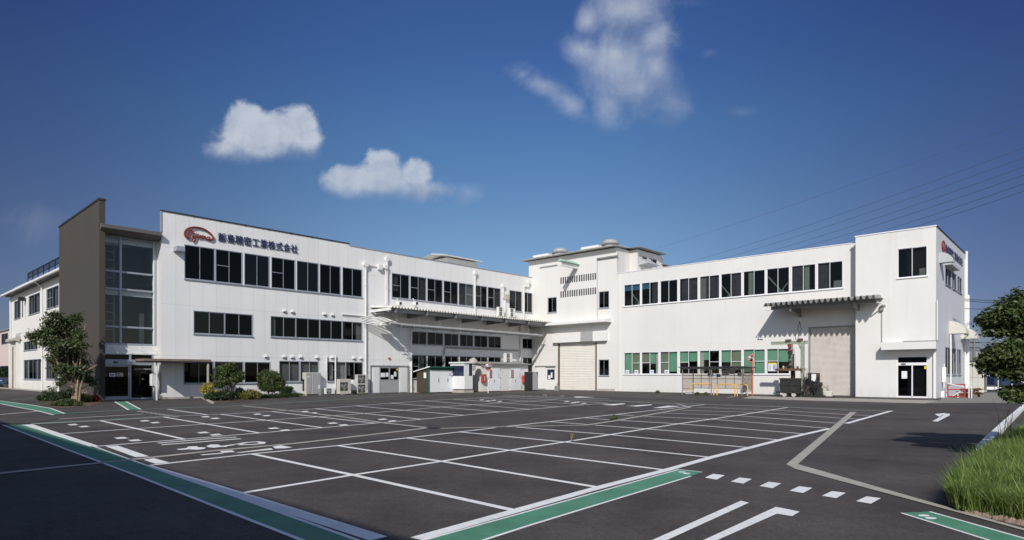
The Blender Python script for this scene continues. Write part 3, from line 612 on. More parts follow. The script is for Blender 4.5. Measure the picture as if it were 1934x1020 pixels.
# ================================================================ OFFICE BUILDING
def hz(P, u, v, p=0.0): return P.z(u, v, p)
def ls(P, u, p=0.0): return P.s(u, p)
XE = PL.s(1005.5)
office = thing('office_building', 'long white panelled three storey office block with dark window rows and blue company lettering', 'building', PL.O, PL.rot)
ZT1 = hz(PL, 304.3, 398.6); ZT2 = hz(PL, 700, 471.5) ; xstep = ls(PL, 659)
top = [(349.8, 404.7), (408.6, 456.5), (462.7, 507.8), (513.7, 556.5), (561.6, 600.8), (605, 642.4), (647.8, 683.1)]
mid = [(367, 423.5), (425.9, 476.1), (512.2, 558.4), (560, 603.1), (605.1, 645.5), (647.8, 683.1)]
low = [(348.2, 402.4), (406.5, 458.8), (463, 509.5), (528.4, 564.8), (568.2, 600.8), (619, 652.7), (654, 684.3)]
far = [(741, 772.3), (775.7, 804.3), (807.7, 835.3), (838.7, 864.3), (867.3, 893.3), (897.7, 919.3), (922, 944.7), (962.7, 985), (988.7, 1004.7)]
fmid = [(777.2, 805.1), (808, 836.4), (839.7, 865.2), (869, 893.1), (896.3, 920.1), (922.9, 945.3)]
OW = []; EW = .06
def row(us, zb, zt, **k):
    for i, (u0, u1) in enumerate(us): OW.append((ls(PL, u0) - EW, ls(PL, u1) + EW, zb - EW, zt + EW, {kk: (vv[i] if isinstance(vv, list) else vv) for kk, vv in k.items()}))
row(top, hz(PL, 347.7, 525.1), hz(PL, 347.7, 462.7), mid=[(), (0,), (), (0,), (), (), ()])
row(mid[:2], hz(PL, 367, 629), hz(PL, 367, 588)); row(mid[2:], hz(PL, 512, 635), hz(PL, 512, 598), backs=[((0, .22, 0, 1, 'curtain', 'curtain'),), (), (), ((.72, 1, 0, 1, 'curtain', 'curtain'),)], glass=['glass_mid', 'glass_dark', 'glass_dark', 'glass_mid'])
row(low[:3], hz(PL, 348, 723.5), hz(PL, 348, 683)); 
row(low[3:], hz(PL, 619, 719.6), hz(PL, 619, 684.2), glass='glass_mid', backs=[((.02, .98, 0, .86, 'curtain', 'blind'),), ((.02, .98, .1, .9, 'curtain', 'blind'),), ((.15, .35, .1, .9, 'white', 'curtain'), (.58, .98, 0, .92, 'white', 'curtain')), ((.02, .3, .3, .95, 'curtain', 'curtain'),)])
row(far, hz(PL, 741, 561.2), hz(PL, 741, 516.5), mid=[(0,), (0,), (0,), (0,), (1,), (0,), (0,), (), ()], glass='glass_mid', backs=[((.1, .4, .3, 1, 'cloth_grey', 'curtain'),), ((.6, .98, 0, 1, 'cloth_grey', 'curtain'),), (), (), ((.1, .5, 0, 1, 'cloth_grey', 'curtain'), (.5, 1, 0, 1, 'curtain', 'curtain')), ((.0, .5, 0, 1, 'cloth_grey', 'curtain'),), ((.5, 1, 0, 1, 'cloth_grey', 'curtain'),), ((.0, 1, .0, 1, 'cloth_grey', 'curtain'),), ((.5, 1, 0, 1, 'cloth_grey', 'curtain'),)])
row(fmid, hz(PL, 777, 649.6), hz(PL, 777, 626.2), glass='glass_mid'); row([(987.5, 1004.8)], hz(PL, 990, 657.7), hz(PL, 990, 640))
row(fmid, hz(PL, 777, 714), hz(PL, 777, 670.8), mid=[(0,), (), (), (), (), ()], glass='glass_mid', backs=[((.55, .9, 0, 1, 'curtain', 'curtain'),), (), (), (), (), ()])
row([(988, 1004.8)], hz(PL, 990, 705), hz(PL, 990, 676))
dx0, dx1, dz1 = ls(PL, 717), ls(PL, 752.5), hz(PL, 717, 695)
holes = [w[:4] for w in OW] + [(dx0, dx1, .0, dz1)]
m = MB(); wall(m, 0, xstep, 0, ZT1, holes); wall(m, xstep, XE, 0, ZT2, holes)
ZR = hz(PL, 300, 440); m.quad((0, 0, 0), (0, 0, ZR), (0, 9, ZR), (0, 9, 0)); m.quad((0, 0, ZR), (0, 0, ZT1), (0, .2, ZT1), (0, .2, ZR)); m.quad((0, .2, ZR), (0, .2, ZT1), (xstep, .2, ZT1), (xstep, .2, ZR)); m.quad((0, 9, 0), (0, 9, ZR), (xstep, 9, ZR), (xstep, 9, 0)); m.quad((xstep, 9, 0), (xstep, 9, ZT2), (XE, 9, ZT2), (XE, 9, 0))
m.quad((xstep, 0, ZT2), (xstep, .2, ZT2), (xstep, .2, ZT1), (xstep, 0, ZT1))
m.quad((0, .2, ZR), (xstep, .2, ZR), (xstep, 9, ZR), (0, 9, ZR)); m.quad((xstep, .2, ZT2 - .4), (XE, .2, ZT2 - .4), (XE, 9, ZT2 - .4), (xstep, 9, ZT2 - .4))
m.build('wall', 'wall_office', office)
m = MB(); m.box(-.06, xstep + .04, -.05, .2, ZT1, ZT1 + .09); 
for i in range(7): xx = 2.1 + i * 1.85; m.box(xx - .03, xx + .03, -.06, .02, ZT1 - .03, ZT1 + .12)
m.build('coping', 'dark_metal', office)
m = MB(); m.box(xstep + .05, XE, -.05, .2, ZT2, ZT2 + .07); m.build('coping', 'alu', office)
m = MB(); m.box(.02, ls(PL, 382), -.02, 0, 0, .14); m.box(-.012, -.001, 0, 9, 0, .14); m.build('plinth', 'concrete', office)
m = MB(); m.box(-.06, -.002, -.05, .12, hz(PL, 304, 438), ZT1 - .001); m.build('corner_trim', 'alu', office)
for (x0, x1, z0, z1, k) in OW: window(office, x0, x1, z0, z1, **k)
for (a0, a1, zb, zt) in ((ls(PL, 345), ls(PL, 685), OW[0][2] - .3, OW[0][3] + .3), (ls(PL, 345), ls(PL, 685), OW[7][2] - .3, OW[7][3] + .3), (ls(PL, 345), ls(PL, 686), .4, OW[13][3] + .3)): room(office, a0, a1, zb, zt, mat='room_dark')
room(office, ls(PL, 738), XE - .02, OW[21][2] - .3, OW[21][3] + .3, mat='room_dark'); room(office, ls(PL, 775), XE - .02, .2, OW[-8][3] + .3, mat='room_dark')
# sliding door with side panels and a head rail
door = MB(); z0 = .05
door.box(ls(PL, 698.5), ls(PL, 772), -.10, -.002, dz1 + .12, dz1 + .24); door.box(ls(PL, 699), ls(PL, 700.2), -.09, -.002, 0, dz1 + .12); door.box(ls(PL, 770.5), ls(PL, 772), -.09, -.002, 0, dz1 + .12)
dd = door.build('door_frame', 'grey_metal', office)
hw = (dx1 - dx0) / 2
for k in (0, 1):
    a0 = dx0 + k * hw; d = MB(); d.box(a0, a0 + .06, -.05, -.005, z0, dz1 + .1); d.box(a0 + hw - .06, a0 + hw, -.05, -.005, z0, dz1 + .1); d.box(a0 + .06, a0 + hw - .06, -.05, -.005, z0, z0 + .06)
    zm = hz(PL, 725, 718); d.box(a0 + .06, a0 + hw - .06, -.05, -.005, zm - .04, zm + .04); d.box(a0 + .06, a0 + hw - .06, -.05, -.005, dz1, dz1 + .1); d.box(a0 + .06, a0 + hw - .06, -.035, -.015, z0 + .06, zm - .04)
    leafd = d.build('door', 'ac_grey', office); q = MB(); q.quad((a0 + .06, -.028, zm + .04), (a0 + hw - .06, -.028, zm + .04), (a0 + hw - .06, -.028, dz1), (a0 + .06, -.028, dz1)); q.build('pane', 'glass_dark', leafd)
    n = MB(); 
    for (f0, f1, h0, h1) in ((.08, .55, .25, .6), (.62, .9, .28, .62)) if k == 0 else ((.15, .45, .1, .42), (.5, .75, .3, .7)): n.box(a0 + hw * f0, a0 + hw * f1, -.037, -.031, zm + (dz1 - zm) * h0, zm + (dz1 - zm) * h1)
    n.build('notice', 'paper', leafd)
for (u0, u1) in ((703.5, 716), (754, 768.5)):
    d = MB(); d.box(ls(PL, u0), ls(PL, u1), -.07, -.004, .08, dz1 + .06); d.box(ls(PL, u0) + .1, ls(PL, u1) - .1, -.078, -.071, .25, dz1 - .05); d.build('door_side_panel', 'ac_white', office)
room(office, dx0 - .3, dx1 + .3, 0, dz1 + .2, mat='room_dark')
m = MB(); m.lathe((0, 0, 0), [(.0, 0), (.11, 0), (.11, .08), (.04, .13)], 12); o = m.build('alarm_bell', 'red_paint', office); o.rotation_euler = (R_(90), 0, 0); o.location = (ls(PL, 735), 0, hz(PL, 735, 677))
m = MB(); m.box(ls(PL, 748), ls(PL, 751), -.06, -.051, dz1 - .22, dz1 - .05); m.build('sticker', 'yellow', office)
# vent hoods: little scoops that open downwards
def hood(parent, x, z, s=.20, mat='pipe_white', name='vent_hood'):
    m = MB(); k = 6; prof = [(0, s)] + [(-s * 1.15 * math.sin(t), s * math.cos(t)) for t in [i * math.pi / 2 / k for i in range(1, k + 1)]] + [(-s * 1.15, -s * .55), (0, -s * .55)]
    m.prism([(y, zz) for y, zz in prof], 'x', -s * .8, s * .8)
    m.add([(-s * .78, -s * 1.12, -s * .56), (s * .7, -s * 1.1, -s * .56), (s * .7, -.02, -s * .56), (-s * .7, -.02, -s * .56)], [(0, 1, 2, 3)])
    o = m.build(name, mat, parent); o.location = (x, -.004, z)
    q = MB(); q.box(x - s * .72, x + s * .72, -s * 1.05, -.01, z - s * 1.0, z - s * .57); q.build('hood_mouth_shade', 'black', o, None).location = (-x, .004, -z); return o  # black block stands in for the shade in the hood opening
for u, v in [(536, 587), (551.5, 588.5), (612, 593), (627, 594.5), (501.5, 673), (535.5, 673.5), (551, 674), (567, 674), (598, 675), (627, 675), (667.5, 676), (681, 676.5)]: hood(office, ls(PL, u), hz(PL, u, v), .125)
m = MB(); x = ls(PL, 334); zz = hz(PL, 334, 472); m.box(x - .25, x + .25, -.75, -.003, zz - .16, zz + .16); m.build('intake_duct', 'alu', office)
# drainpipes with rainwater heads
def pipe(parent, u, v0, v1, r=.065, head=True, P=PL, mat='pipe_white', off=.13, hs=.17):
    x = ls(P, u, 0); z1 = hz(P, u, v0); z0 = hz(P, u, v1) if v1 is not None else .02
    m = MB(); m.tube([(x, -off, z0), (x, -off, z1)], r, 10)
    z = z0 + .6
    while z < z1: m.box(x - r * 1.35, x + r * 1.35, -off - r * 1.1, -.002, z - .02, z + .02); z += 1.5
    o = m.build('drainpipe', mat, parent)
    if head: h = MB(); h.prism([(x - hs, z1 + .25), (x - hs, z1 - .02), (x - hs * .45, z1 - .16), (x + hs * .45, z1 - .16), (x + hs, z1 - .02), (x + hs, z1 + .25)], 'y', -off - .15, -.003); h.build('rainwater_head', mat, o)
    return o
pipe(office, 689.3, 501, None, hs=.24); pipe(office, 726.5, 506, 588, .05); pipe(office, 729.5, 491, 586, .075); pipe(office, 895.7, 517, 592); pipe(office, 949, 541, 563, .06); pipe(office, 952.5, 552, 600, .05, False); pipe(office, 996.7, 534, 541, .07); pipe(office, 988, 541, 602, .075, False)
m = MB(); x = ls(PL, 988); x2 = ls(PL, 996.7); z = hz(PL, 988, 540.5); m.tube([(x, -.13, z - .1), (x + .1, -.13, z), (x2, -.13, z)], .075, 10); m.build('pipe_elbow', 'pipe_white', office)
pipe(office, 775.3, 617, None, .085, False); pipe(office, 981.7, 612, 686, .075, False); pipe(office, 632, 671.5, None, .06, False); pipe(office, 615.5, 672, 700, .05, False)
m = MB(); z = hz(PL, 700, 501.5) - .02; m.box(ls(PL, 693), ls(PL, 727), -.10, -.03, z - .05, z + .05); m.box(ls(PL, 712), ls(PL, 719.5), -.3, -.003, z - .26, z + .16); m.build('gutter_link', 'pipe_white', office)
m = MB(); zz = hz(PL, 649, 594); m.tube([(ls(PL, 645), -.08, zz), (ls(PL, 700), -.08, zz)], .05, 8); m.build('conduit', 'pipe_white', office)
m = MB(); zz = hz(PL, 840, 656.5); m.tube([(ls(PL, 838), -.12, 1.2), (ls(PL, 838), -.12, zz - .12), (ls(PL, 840), -.12, zz), (ls(PL, 978), -.12, zz)], .075, 10); m.build('conduit', 'grey_metal', office)
m = MB(); m.box(ls(PL, 951.5), ls(PL, 959), -.28, -.003, hz(PL, 955, 565.5), hz(PL, 955, 556.5)); m.build('meter_box', 'ac_beige', office)
# lantern roof behind the parapet
xa, xb = ls(PL, 830, -5), ls(PL, 906, -5); zt = hz(PL, 850, 487, -6.5)
m = MB(); m.box(xa + 1.2, xb - .3, 5.1, 8, ZT2 - .4, zt - .35); lant = m.build('roof_monitor', 'wall_wing', office)
m = MB(); corrugated(m, xa, xb, 4.4, zt - .32, 6.5, zt, .3, .09); corrugated(m, xa, xb, 6.5, zt, 8.4, zt - .32, .3, .09); m.build('monitor_roof', 'roof_light', lant)

# company sign on the office wall
sg = thing('company_sign', 'dark red oval script emblem beside navy company name characters high on the office wall', 'sign', PL.O, PL.rot)
px = lambda L: [(ls(PL, 330 + x / 6.8, .1), -.1, hz(PL, 330 + x / 6.8, 410 + y / 6.8, .1)) for x, y in L]
def strokes(m, LS, r):
    for L in LS: 
        P_ = px(L); Q = []
        for i in range(len(P_) - 1):
            p0, p1, p2, p3 = (Vector(P_[max(i - 1, 0)]), Vector(P_[i]), Vector(P_[i + 1]), Vector(P_[min(i + 2, len(P_) - 1)]))
            for t in (0, .25, .5, .75): Q.append(tuple(.5 * ((2 * p1) + (p2 - p0) * t + (2 * p0 - 5 * p1 + 4 * p2 - p3) * t * t + (3 * p1 - p0 - 3 * p2 + p3) * t ** 3)))
        Q.append(P_[-1]); m.tube(Q, r, 8)
m = MB(); strokes(m, [[(172, 278), (140, 250), (128, 205), (155, 158), (225, 132), (310, 136), (385, 160), (445, 200), (485, 245), (488, 280), (462, 296), (440, 292)]], .062); m.build('emblem_ring', 'sign_red', sg)
m = MB(); strokes(m, [[(172, 278), (166, 240), (180, 192), (206, 166), (224, 176), (216, 215), (192, 262), (176, 282)], [(248, 205), (238, 232), (236, 256), (250, 250)], [(276, 212), (272, 250), (262, 290), (240, 316), (226, 300), (246, 276), (292, 246)], [(302, 218), (298, 250), (304, 268), (316, 258)],
                      [(322, 268), (328, 238), (340, 244), (342, 270), (354, 240), (366, 244), (368, 274), (382, 248), (394, 252), (396, 282), (412, 272)], [(446, 258), (424, 256), (410, 274), (420, 290), (440, 278), (452, 258), (450, 288), (466, 292)], [(254, 186), (257, 190)], [(284, 192), (287, 196)]], .042); m.build('emblem_script', 'sign_red', sg)
def sign_chars(parent, P, u0, v0, u1, v1, chars, fill=.96, mat='sign_blue', hgt=None, off=.07, vb=None, z=None, ext=.025):
    s0, s1 = ls(P, u0), ls(P, u1); n = len(chars); w = (s1 - s0) / n; size = hgt
    for i, ch in enumerate(chars):
        text_obj('letter', ch, size, mat, parent, (s0 + w * (i + .5), -off, z), extrude=ext, offset=.006 * size, scale=(w / size * 1.0 * fill, 1, 1))
zc = hz(PL, 411, 456.5); hh = hz(PL, 411, 441) - zc
sign_chars(sg, PL, 410.3, 0, 562, 0, '飯島精密工業株式会社', hgt=hh * 1.17, z=zc + .10)

# ---- loading canopy in front of the office, over the sheds
cp = thing('loading_canopy', 'long corrugated steel loading canopy hanging off the office wall over the sheds', 'canopy', PL.O, PL.rot)
p = 3.1; xl = ls(PL, 700); xr = XE - .05; z = hz(PL, 740, 578, p)
m = MB(); corrugated(m, xl, xr, -p, z - .13, 0, z + .10, .33, .16); m.build('roof_sheet', 'roof_light', cp)
m = MB(); m.box(xl, xr, -p + .45, -p + .57, z - .42, z - .12); m.box(xl, xr, -p + .39, -p + .63, z - .44, z - .42); m.build('edge_beam', 'ac_grey', cp)
m = MB(); m.box(xl - .02, xl + .06, -p + .1, -.02, z - .34, z - .12); m.build('end_beam', 'pipe_white', cp)
nb = 7
for i in range(nb):
    x = xl + .6 + (xr - xl - 1.0) * i / (nb - 1); b = MB(); b.prism([(-p + .1, z - .5), (-p + .1, z - .2), (-.02, z - .02), (-.02, z - .62)], 'x', x - .05, x + .05); b.box(x - .09, x + .09, -p + .08, -.02, z - .15, z - .13); b.build('bracket', 'canopy_under_shaded', cp)
m = MB(); z2 = hz(PL, 760, 614, p - .6); yy = -p + .6; m.tube([(xl + .3, yy, z2 + .1), (xl + 2, yy, z2 + .02), (xr - 1.2, yy, z2 - .05)], .13, 10)
x = xl + 1.5
while x < xr - 1.3: m.tube([(x - .04, yy, z2), (x + .04, yy, z2)], .16, 10); x += 1.4
m.build('hanging_duct', 'ac_grey', cp)
m = MB(); 
for k in range(3): m.tube([(xl + .3, -p + .9 + k * .3, z2 - .05 * k), (xr - .4, -p + .9 + k * .3, z2 - .1)], .035, 6)
for i in range(9): x = xl + 1 + i * (xr - xl - 2) / 8; m.box(x - .03, x + .03, -p + .5, -p + 1.7, z2 - .22, z2 - .17); m.box(x - .015, x + .015, yy - .02, yy + .01, z2, z - .3)
m.build('pipe_rack', 'grey_metal', cp)
m = MB()
for k in range(5): m.tube([(xl - 1.2, -.2 - k * .05, z - .7 - k * .16), (xl - .2, -.4 - k * .1, z - .9 - k * .15), (xl + .7, -.9 - k * .3, z - .75 - k * .1), (xl + 1.6, -1.3 - k * .25, z2 + .12)], .045, 6)
m.box(xl + .1, xl + 1.1, -1.6, -.6, z2 - .05, z2 + .12); m.build('pipe_bundle', 'pipe_white', cp)

# ================================================================ ENTRANCE BLOCK (glass front between the brown fin wall and the office)
ent = thing('entrance_block', 'glazed entrance hall between a tall brown fin wall and the white office', 'building', PL.O, PL.rot)
IN = .85; PI_ = Plane(PL.at(0, -IN), (PL.d.x, PL.d.y)); xg0 = ls(PL, 199); xg1 = 0.0
zz = lambda v, u=295: hz(PL, u, v, -IN)
ztop = hz(PL, 198, 422, .3)
m = MB(); m.prism([(-.35, ztop - .02), (-.35, ztop - .26), (.1, ztop - .50), (9, ztop - .50), (9, ztop - .0)], 'x', xg0 - .3, -.08); m.build('roof', 'roof_edge', ent)
xbr0, xbr1 = ls(PL, 187), xg0 - .0; zbr = hz(PL, 187, 377.5)
m = MB(); m.box(xbr0, xbr1 - .02, -.05, 11.2, 0, zbr); m.build('fin_wall', 'brown', ent)
m = MB(); m.box(xbr0 - .05, xbr1 + .03, -.10, 11.25, zbr, zbr + .12); m.build('coping', 'dark_metal', ent)
rows = [zz(460), zz(520), zz(551.7), zz(620.7), zz(652)]
mull = [xg0 + .02, ls(PL, 227.8, -IN), ls(PL, 293.5, -IN)]
m = MB(); y0, y1 = IN, IN + .16
for x in mull: m.box(x - .07, x + .07, y0 - .03, y1, zz(652) - .05, zz(458))
ztran = [zz(459), zz(520), zz(524), zz(551), zz(620.5), zz(652)]
for z_ in (zz(458.5), zz(520.5), zz(552), zz(620.7), zz(652)): m.box(xg0, -.25, y0 - .015, y1 - .01, z_ - .06, z_ + .06)
frm = m.build('window_frame', 'alu', ent)
zb = [zz(652), zz(620.7), zz(552), zz(520.5), zz(458.5)]
for j in range(4):
    for i in range(2):
        q = MB(); q.quad((mull[i] + .06, y0 + .07, zb[j] + .05), (mull[i + 1] - .06, y0 + .07, zb[j] + .05), (mull[i + 1] - .06, y0 + .07, zb[j + 1] - .05), (mull[i] + .06, y0 + .07, zb[j + 1] - .05)); q.build('pane', 'glass_entry', frm)
for (za, zb_) in ((zz(458.5), zz(469)), (zz(552), zz(563))):
    q = MB(); q.quad((mull[0], y0 + .22, zb_), (mull[2], y0 + .22, zb_), (mull[2], y0 + .22, za), (mull[0], y0 + .22, za)); q.build('roller_blind', 'white', ent)
m = MB(); m.box(xg0, -.25, y0, y0 + .1, zz(458.5) + .06, ztop - .5); m.box(xg0, -.02, y0, y0 + .1, zz(669), zz(652) - .06); m.box(-.25, 0, y0 - .02, y0 + .2, 0, ztop - .5); m.build('spandrel', 'wall_office', ent)
m = MB(); m.box(xg0, -.02, y0 - .05, y0 - .002, zz(669) - .05, zz(669) + .04)
for u in (208, 235, 262, 288): x = ls(PL, u, -IN); m.tube([(x, y0 - .01, zz(657.5)), (x + .35, y0 - .45, zz(668))], .02, 6)
m.build('rain_ledge', 'white', ent)
# door screen below
m = MB(); hd = (zz(680), zz(690)); mv = [xg0 + .02, ls(PL, 246, -IN), -.28]
for x in mv: m.box(x - .06, x + .06, y0 - .02, y1, .05, zz(669) - .05)
m.box(xg0, -.22, y0 - .03, y1 - .02, hd[1], hd[0]); m.box(xg0, -.22, y0 - .01, y1 - .02, 0, .12); m.box(xg0, -.22, y0 - .01, y1 - .03, zz(671), zz(669) - .05)
dfr = m.build('door_frame', 'alu', ent)
q = MB(); q.quad((mv[1] + .05, y0 + .06, .1), (mv[2] - .05, y0 + .06, .1), (mv[2] - .05, y0 + .06, hd[1]), (mv[1] + .05, y0 + .06, hd[1])); q.build('pane', 'glass_dark', dfr)
q = MB(); q.quad((mv[0], y0 + .06, hd[0]), (mv[2], y0 + .06, hd[0]), (mv[2], y0 + .06, zz(671)), (mv[0], y0 + .06, zz(671))); q.build('pane', 'glass_dark', dfr)
d = MB(); a0, a1 = mv[0] + .07, mv[1] - .07; d.box(a0, a0 + .05, y0 + .03, y0 + .07, .12, hd[1]); d.box(a1 - .05, a1, y0 + .03, y0 + .07, .12, hd[1]); d.box(a0 + .05, a1 - .05, y0 + .03, y0 + .07, .12, .24); d.box(a0 + .05, a1 - .05, y0 + .03, y0 + .07, hd[1] - .12, hd[1]); dr = d.build('door', 'alu', ent)
q = MB(); q.quad((a0 + .05, y0 + .05, .24), (a1 - .05, y0 + .05, .24), (a1 - .05, y0 + .05, hd[1] - .12), (a0 + .05, y0 + .05, hd[1] - .12)); q.build('pane', 'glass_dark', dr)
for u0, u1, v0, v1, mt in ((206.5, 218.6, 704.5, 711.5, 'paper'), (220.8, 233, 704, 711.5, 'paper'), (198.6, 203, 706.5, 711, 'red_paint'), (222, 227, 705, 707.5, 'paper_ink'), (228, 232, 704.6, 707.6, 'yellow'), (222, 232, 709, 711, 'red_paint'), (208.5, 216.5, 707.2, 709.2, 'paper_ink')):
    o_ = .0 if mt == 'paper' else -.006
    n = MB(); n.box(ls(PL, u0, -IN), ls(PL, u1, -IN), y0 + .038 + o_, y0 + .042 + o_, zz(v1, u0), zz(v0, u0)); n.build('notice', mt, dr)
xc = (mv[1] + mv[2]) / 2 + .1
for t, v, s_ in (('飯島精密工業株式会社', 698.5, .105), ('本社 工場', 704.2, .08), ('受付', 716.8, .08)):
    text_obj('door_lettering', t, s_, 'paper', ent, (xc, y0 + .052, zz(v)), extrude=.001)
m = MB(); m.box(ls(PL, 214, -IN), ls(PL, 222.5, -IN), y0 - .07, y0 - .031, (hd[0] + hd[1]) / 2 - .05, (hd[0] + hd[1]) / 2 + .05); m.build('door_sensor', 'black', ent)
m = MB(); m.quad((xg0, 4, 0), (0, 4, 0), (0, 4, ztop - .6), (xg0, 4, ztop - .6)); m.quad((xg0, y1, .02), (0, y1, .02), (0, 4, .02), (xg0, 4, .02)); m.quad((xg0, y1, zz(540)), (0, y1, zz(540)), (0, 4, zz(540)), (xg0, 4, zz(540))); m.quad((xg0, y1, zz(669)), (0, y1, zz(669)), (0, 4, zz(669)), (xg0, 4, zz(669))); m.quad((0, y1, 0), (0, 4, 0), (0, 4, ztop - .6), (0, y1, ztop - .6)); m.build('room', 'room', ent)
m = MB()
for i in range(12): m.box(mull[0] + .3, mull[0] + 1.0, 2.0, 2.1, zz(641 - i * 16) , zz(641 - i * 16) + .05)
m.box(mull[0] + .3, mull[0] + .36, 2, 2.1, .1, zz(470)); m.box(mull[0] + .94, mull[0] + 1, 2, 2.1, .1, zz(470)); m.box(mull[1] + 1.6, mull[1] + 1.9, 2.5, 2.8, zz(650), zz(590)); m.build('stair_frame', 'curtain', ent)
m = MB(); m.box(mull[1] + 1.7, mull[1] + 2.3, 1.6, 2.1, .05, 2.0); m.box(mull[1] + .5, mull[1] + .9, 1.6, 2.0, .05, .9); m.build('lobby_furniture', 'cloth_grey', ent)
m = MB(); x = ls(PL, 296, .2); m.tube([(-.2, .3, .0), (-.2, .3, zz(680))], .05, 8); m.build('downpipe', 'rust', ent)
# flat canopy beside the entrance with its posts
cn = thing('entrance_canopy', 'low flat brown edged canopy on thin posts beside the office entrance', 'canopy', PL.O, PL.rot)
pc = 1.9; zc_ = hz(PL, 280, 680, pc); x0c, x1c = ls(PL, 272, pc), ls(PL, 399, pc)
m = MB(); m.box(x0c, x1c, -pc, -.02, zc_ - .05, zc_ + .10); m.build('roof', 'timber_brown', cn); 
m = MB(); m.box(x0c + .03, x1c - .03, -pc + .04, -.03, zc_ - .14, zc_ - .052); m.build('soffit', 'dark_metal', cn)
m = MB(); m.bevbox(x1c - .22, x1c - .1, -pc + .1, -pc + .22, 0, zc_ - .14, .01); m.build('post', 'concrete', cn)
m = MB(); m.bevbox(ls(PL, 295, pc - .2), ls(PL, 295, pc - .2) + .09, -pc + .2, -pc + .29, 0, zc_ - .14, .01); m.build('post', 'pipe_white', cn)
pb = thing('post_box', 'white letter box on a thin stand beside the entrance door', 'mailbox', PL.at(ls(PL, 289, .2), .2), PL.rot)
m = MB(); m.bevbox(-.17, .3, -.2, .15, .95, 1.75, .03); m.build('box', 'ac_white', pb); m = MB(); m.tube([(.05, 0, 0), (.05, 0, .95)], .05, 8); m.build('stand', 'ac_white', pb)

# ================================================================ TWO STOREY WING FAR LEFT
wg = thing('rear_wing', 'white two storey wing with eaves gutter and tall brown door beyond the brown wall', 'building', PW.O, PW.rot)
s = lambda u: ls(PW, u); h = lambda u, v: hz(PW, u, v)
ze = h(111, 520.5); xa = s(19.5); xb = s(150)
WW = [(s(26.8), s(39.1), h(27, 604), h(27, 570)), (s(54.2), s(75.5), h(54.2, 596), h(54.2, 560)), (s(87.8), s(111), h(87.8, 584.5), h(87.8, 547)), (s(45), s(71), h(45, 663), h(45, 646)), (s(45.2), s(80.3), h(45, 716.5), h(45, 680)), (s(87), s(108), h(87, 716.5), h(87, 678.5))]
ga = (s(24), s(33), 0, h(30, 654))
m = MB(); wall(m, xa, xb, 0, ze, [*WW, ga]); m.quad((xa, 0, 0), (xa, 0, ze), (xa, 12, ze), (xa, 12, 0)); m.quad((xb, 0, 0), (xb, 12, 0), (xb, 12, ze), (xb, 0, ze)); m.build('wall', 'wall_wing', wg)
for i, w in enumerate(WW): window(wg, *w, mid=(0,) if i in (2,) else (), fr='alu', glass='glass_mid', sill=True, split=.5, backs=((.02, .22, 0, 1, 'curtain', 'curtain'), (.55, .75, 0, 1, 'curtain', 'curtain')))
for w in WW[4:5]:
    for f in (.25, .75): m = MB(); xx = w[0] + (w[1] - w[0]) * f; m.box(xx - .05, xx + .05, 0, .12, w[2] + .05, w[3] - .05); m.build('mullion', 'alu', wg)
room(wg, xa + .1, xb - .1, .2, ze - .3, mat='room_dark')
m = MB(); corrugated(m, xa - .4, xb, -.75, ze + .12, 6, ze + 1.3, .35, .1); corrugated(m, xa - .4, xb, 6, ze + 1.3, 12.5, ze + .1, .35, .1); m.build('roof', 'grey_metal', wg)
m = MB(); m.prism([(-.95, ze + .16), (-.95, ze - .04), (-.72, ze - .04), (-.72, ze + .16)], 'x', xa - .5, xb); m.build('gutter', 'pipe_white', wg)
m = MB(); m.box(xa - .1, xb, -.7, 0, ze - .03, ze + .03); m.build('soffit', 'dark_metal', wg)
m = MB(); zr = h(54, 532) ; x0 = s(56)
for x in np.arange(x0, xb, 2.6): m.box(x - .04, x + .04, -.2, -.12, ze + .2, zr + .9)
m.box(x0, xb, -.2, -.12, zr + .8, zr + .9); m.box(x0, xb, -.2, -.12, zr + .25, zr + .33); m.build('roof_railing', 'black', wg)
m = MB(); m.box(x0 + .05, xb, -.15, -.13, zr + .35, zr + .78); m.build('railing_panel', 'glass_clear', wg)
m = MB(); m.box(xa + .1, s(50), .4, 4, ze, h(25, 541)); m.build('roof_box', 'wall_wing', wg)
for u in (22, 81.5): 
    m = MB(); x = s(u); m.tube([(x, -.8, ze), (x, -.15, ze - .5), (x, -.12, .05)], .07, 8); m.build('drainpipe', 'pipe_white', wg)
m = MB(); zz1 = h(30, 641.5); m.prism([(0, zz1 + .3), (-.5, zz1 + .15), (-.6, zz1 - .1), (-.55, zz1 - .25), (-.05, zz1 - .35)], 'x', s(21), s(39.5)); m.build('door_hood', 'concrete_light', wg)
m = MB(); m.box(s(22), s(24), -.3, -.01, 0, zz1 - .3); m.box(s(35.5), s(38.6), -.3, -.01, 0, zz1 - .3); m.build('porch_wall', 'wall_wing', wg)
m = MB(); m.box(ga[0], ga[1], .06, .12, 0, ga[3]); m.build('door', 'shutter', wg)
m = MB(); m.box(ga[0] - .12, ga[0] + .05, -.04, .05, 0, ga[3]); m.box(ga[1] - .05, ga[1] + .12, -.04, .05, 0, ga[3]); m.build('door_jamb', 'rust', wg)
hood(wg, s(38), h(38, 634), .35, 'hood_grey')
m = MB(); x = s(48.5); m.box(x - .2, x + .3, -.7, -.1, h(48, 569), h(48, 562)); m.tube([(x, -.3, h(48, 569)), (x, -.3, h(48, 600))], .05, 6); m.build('wall_duct', 'black', wg)
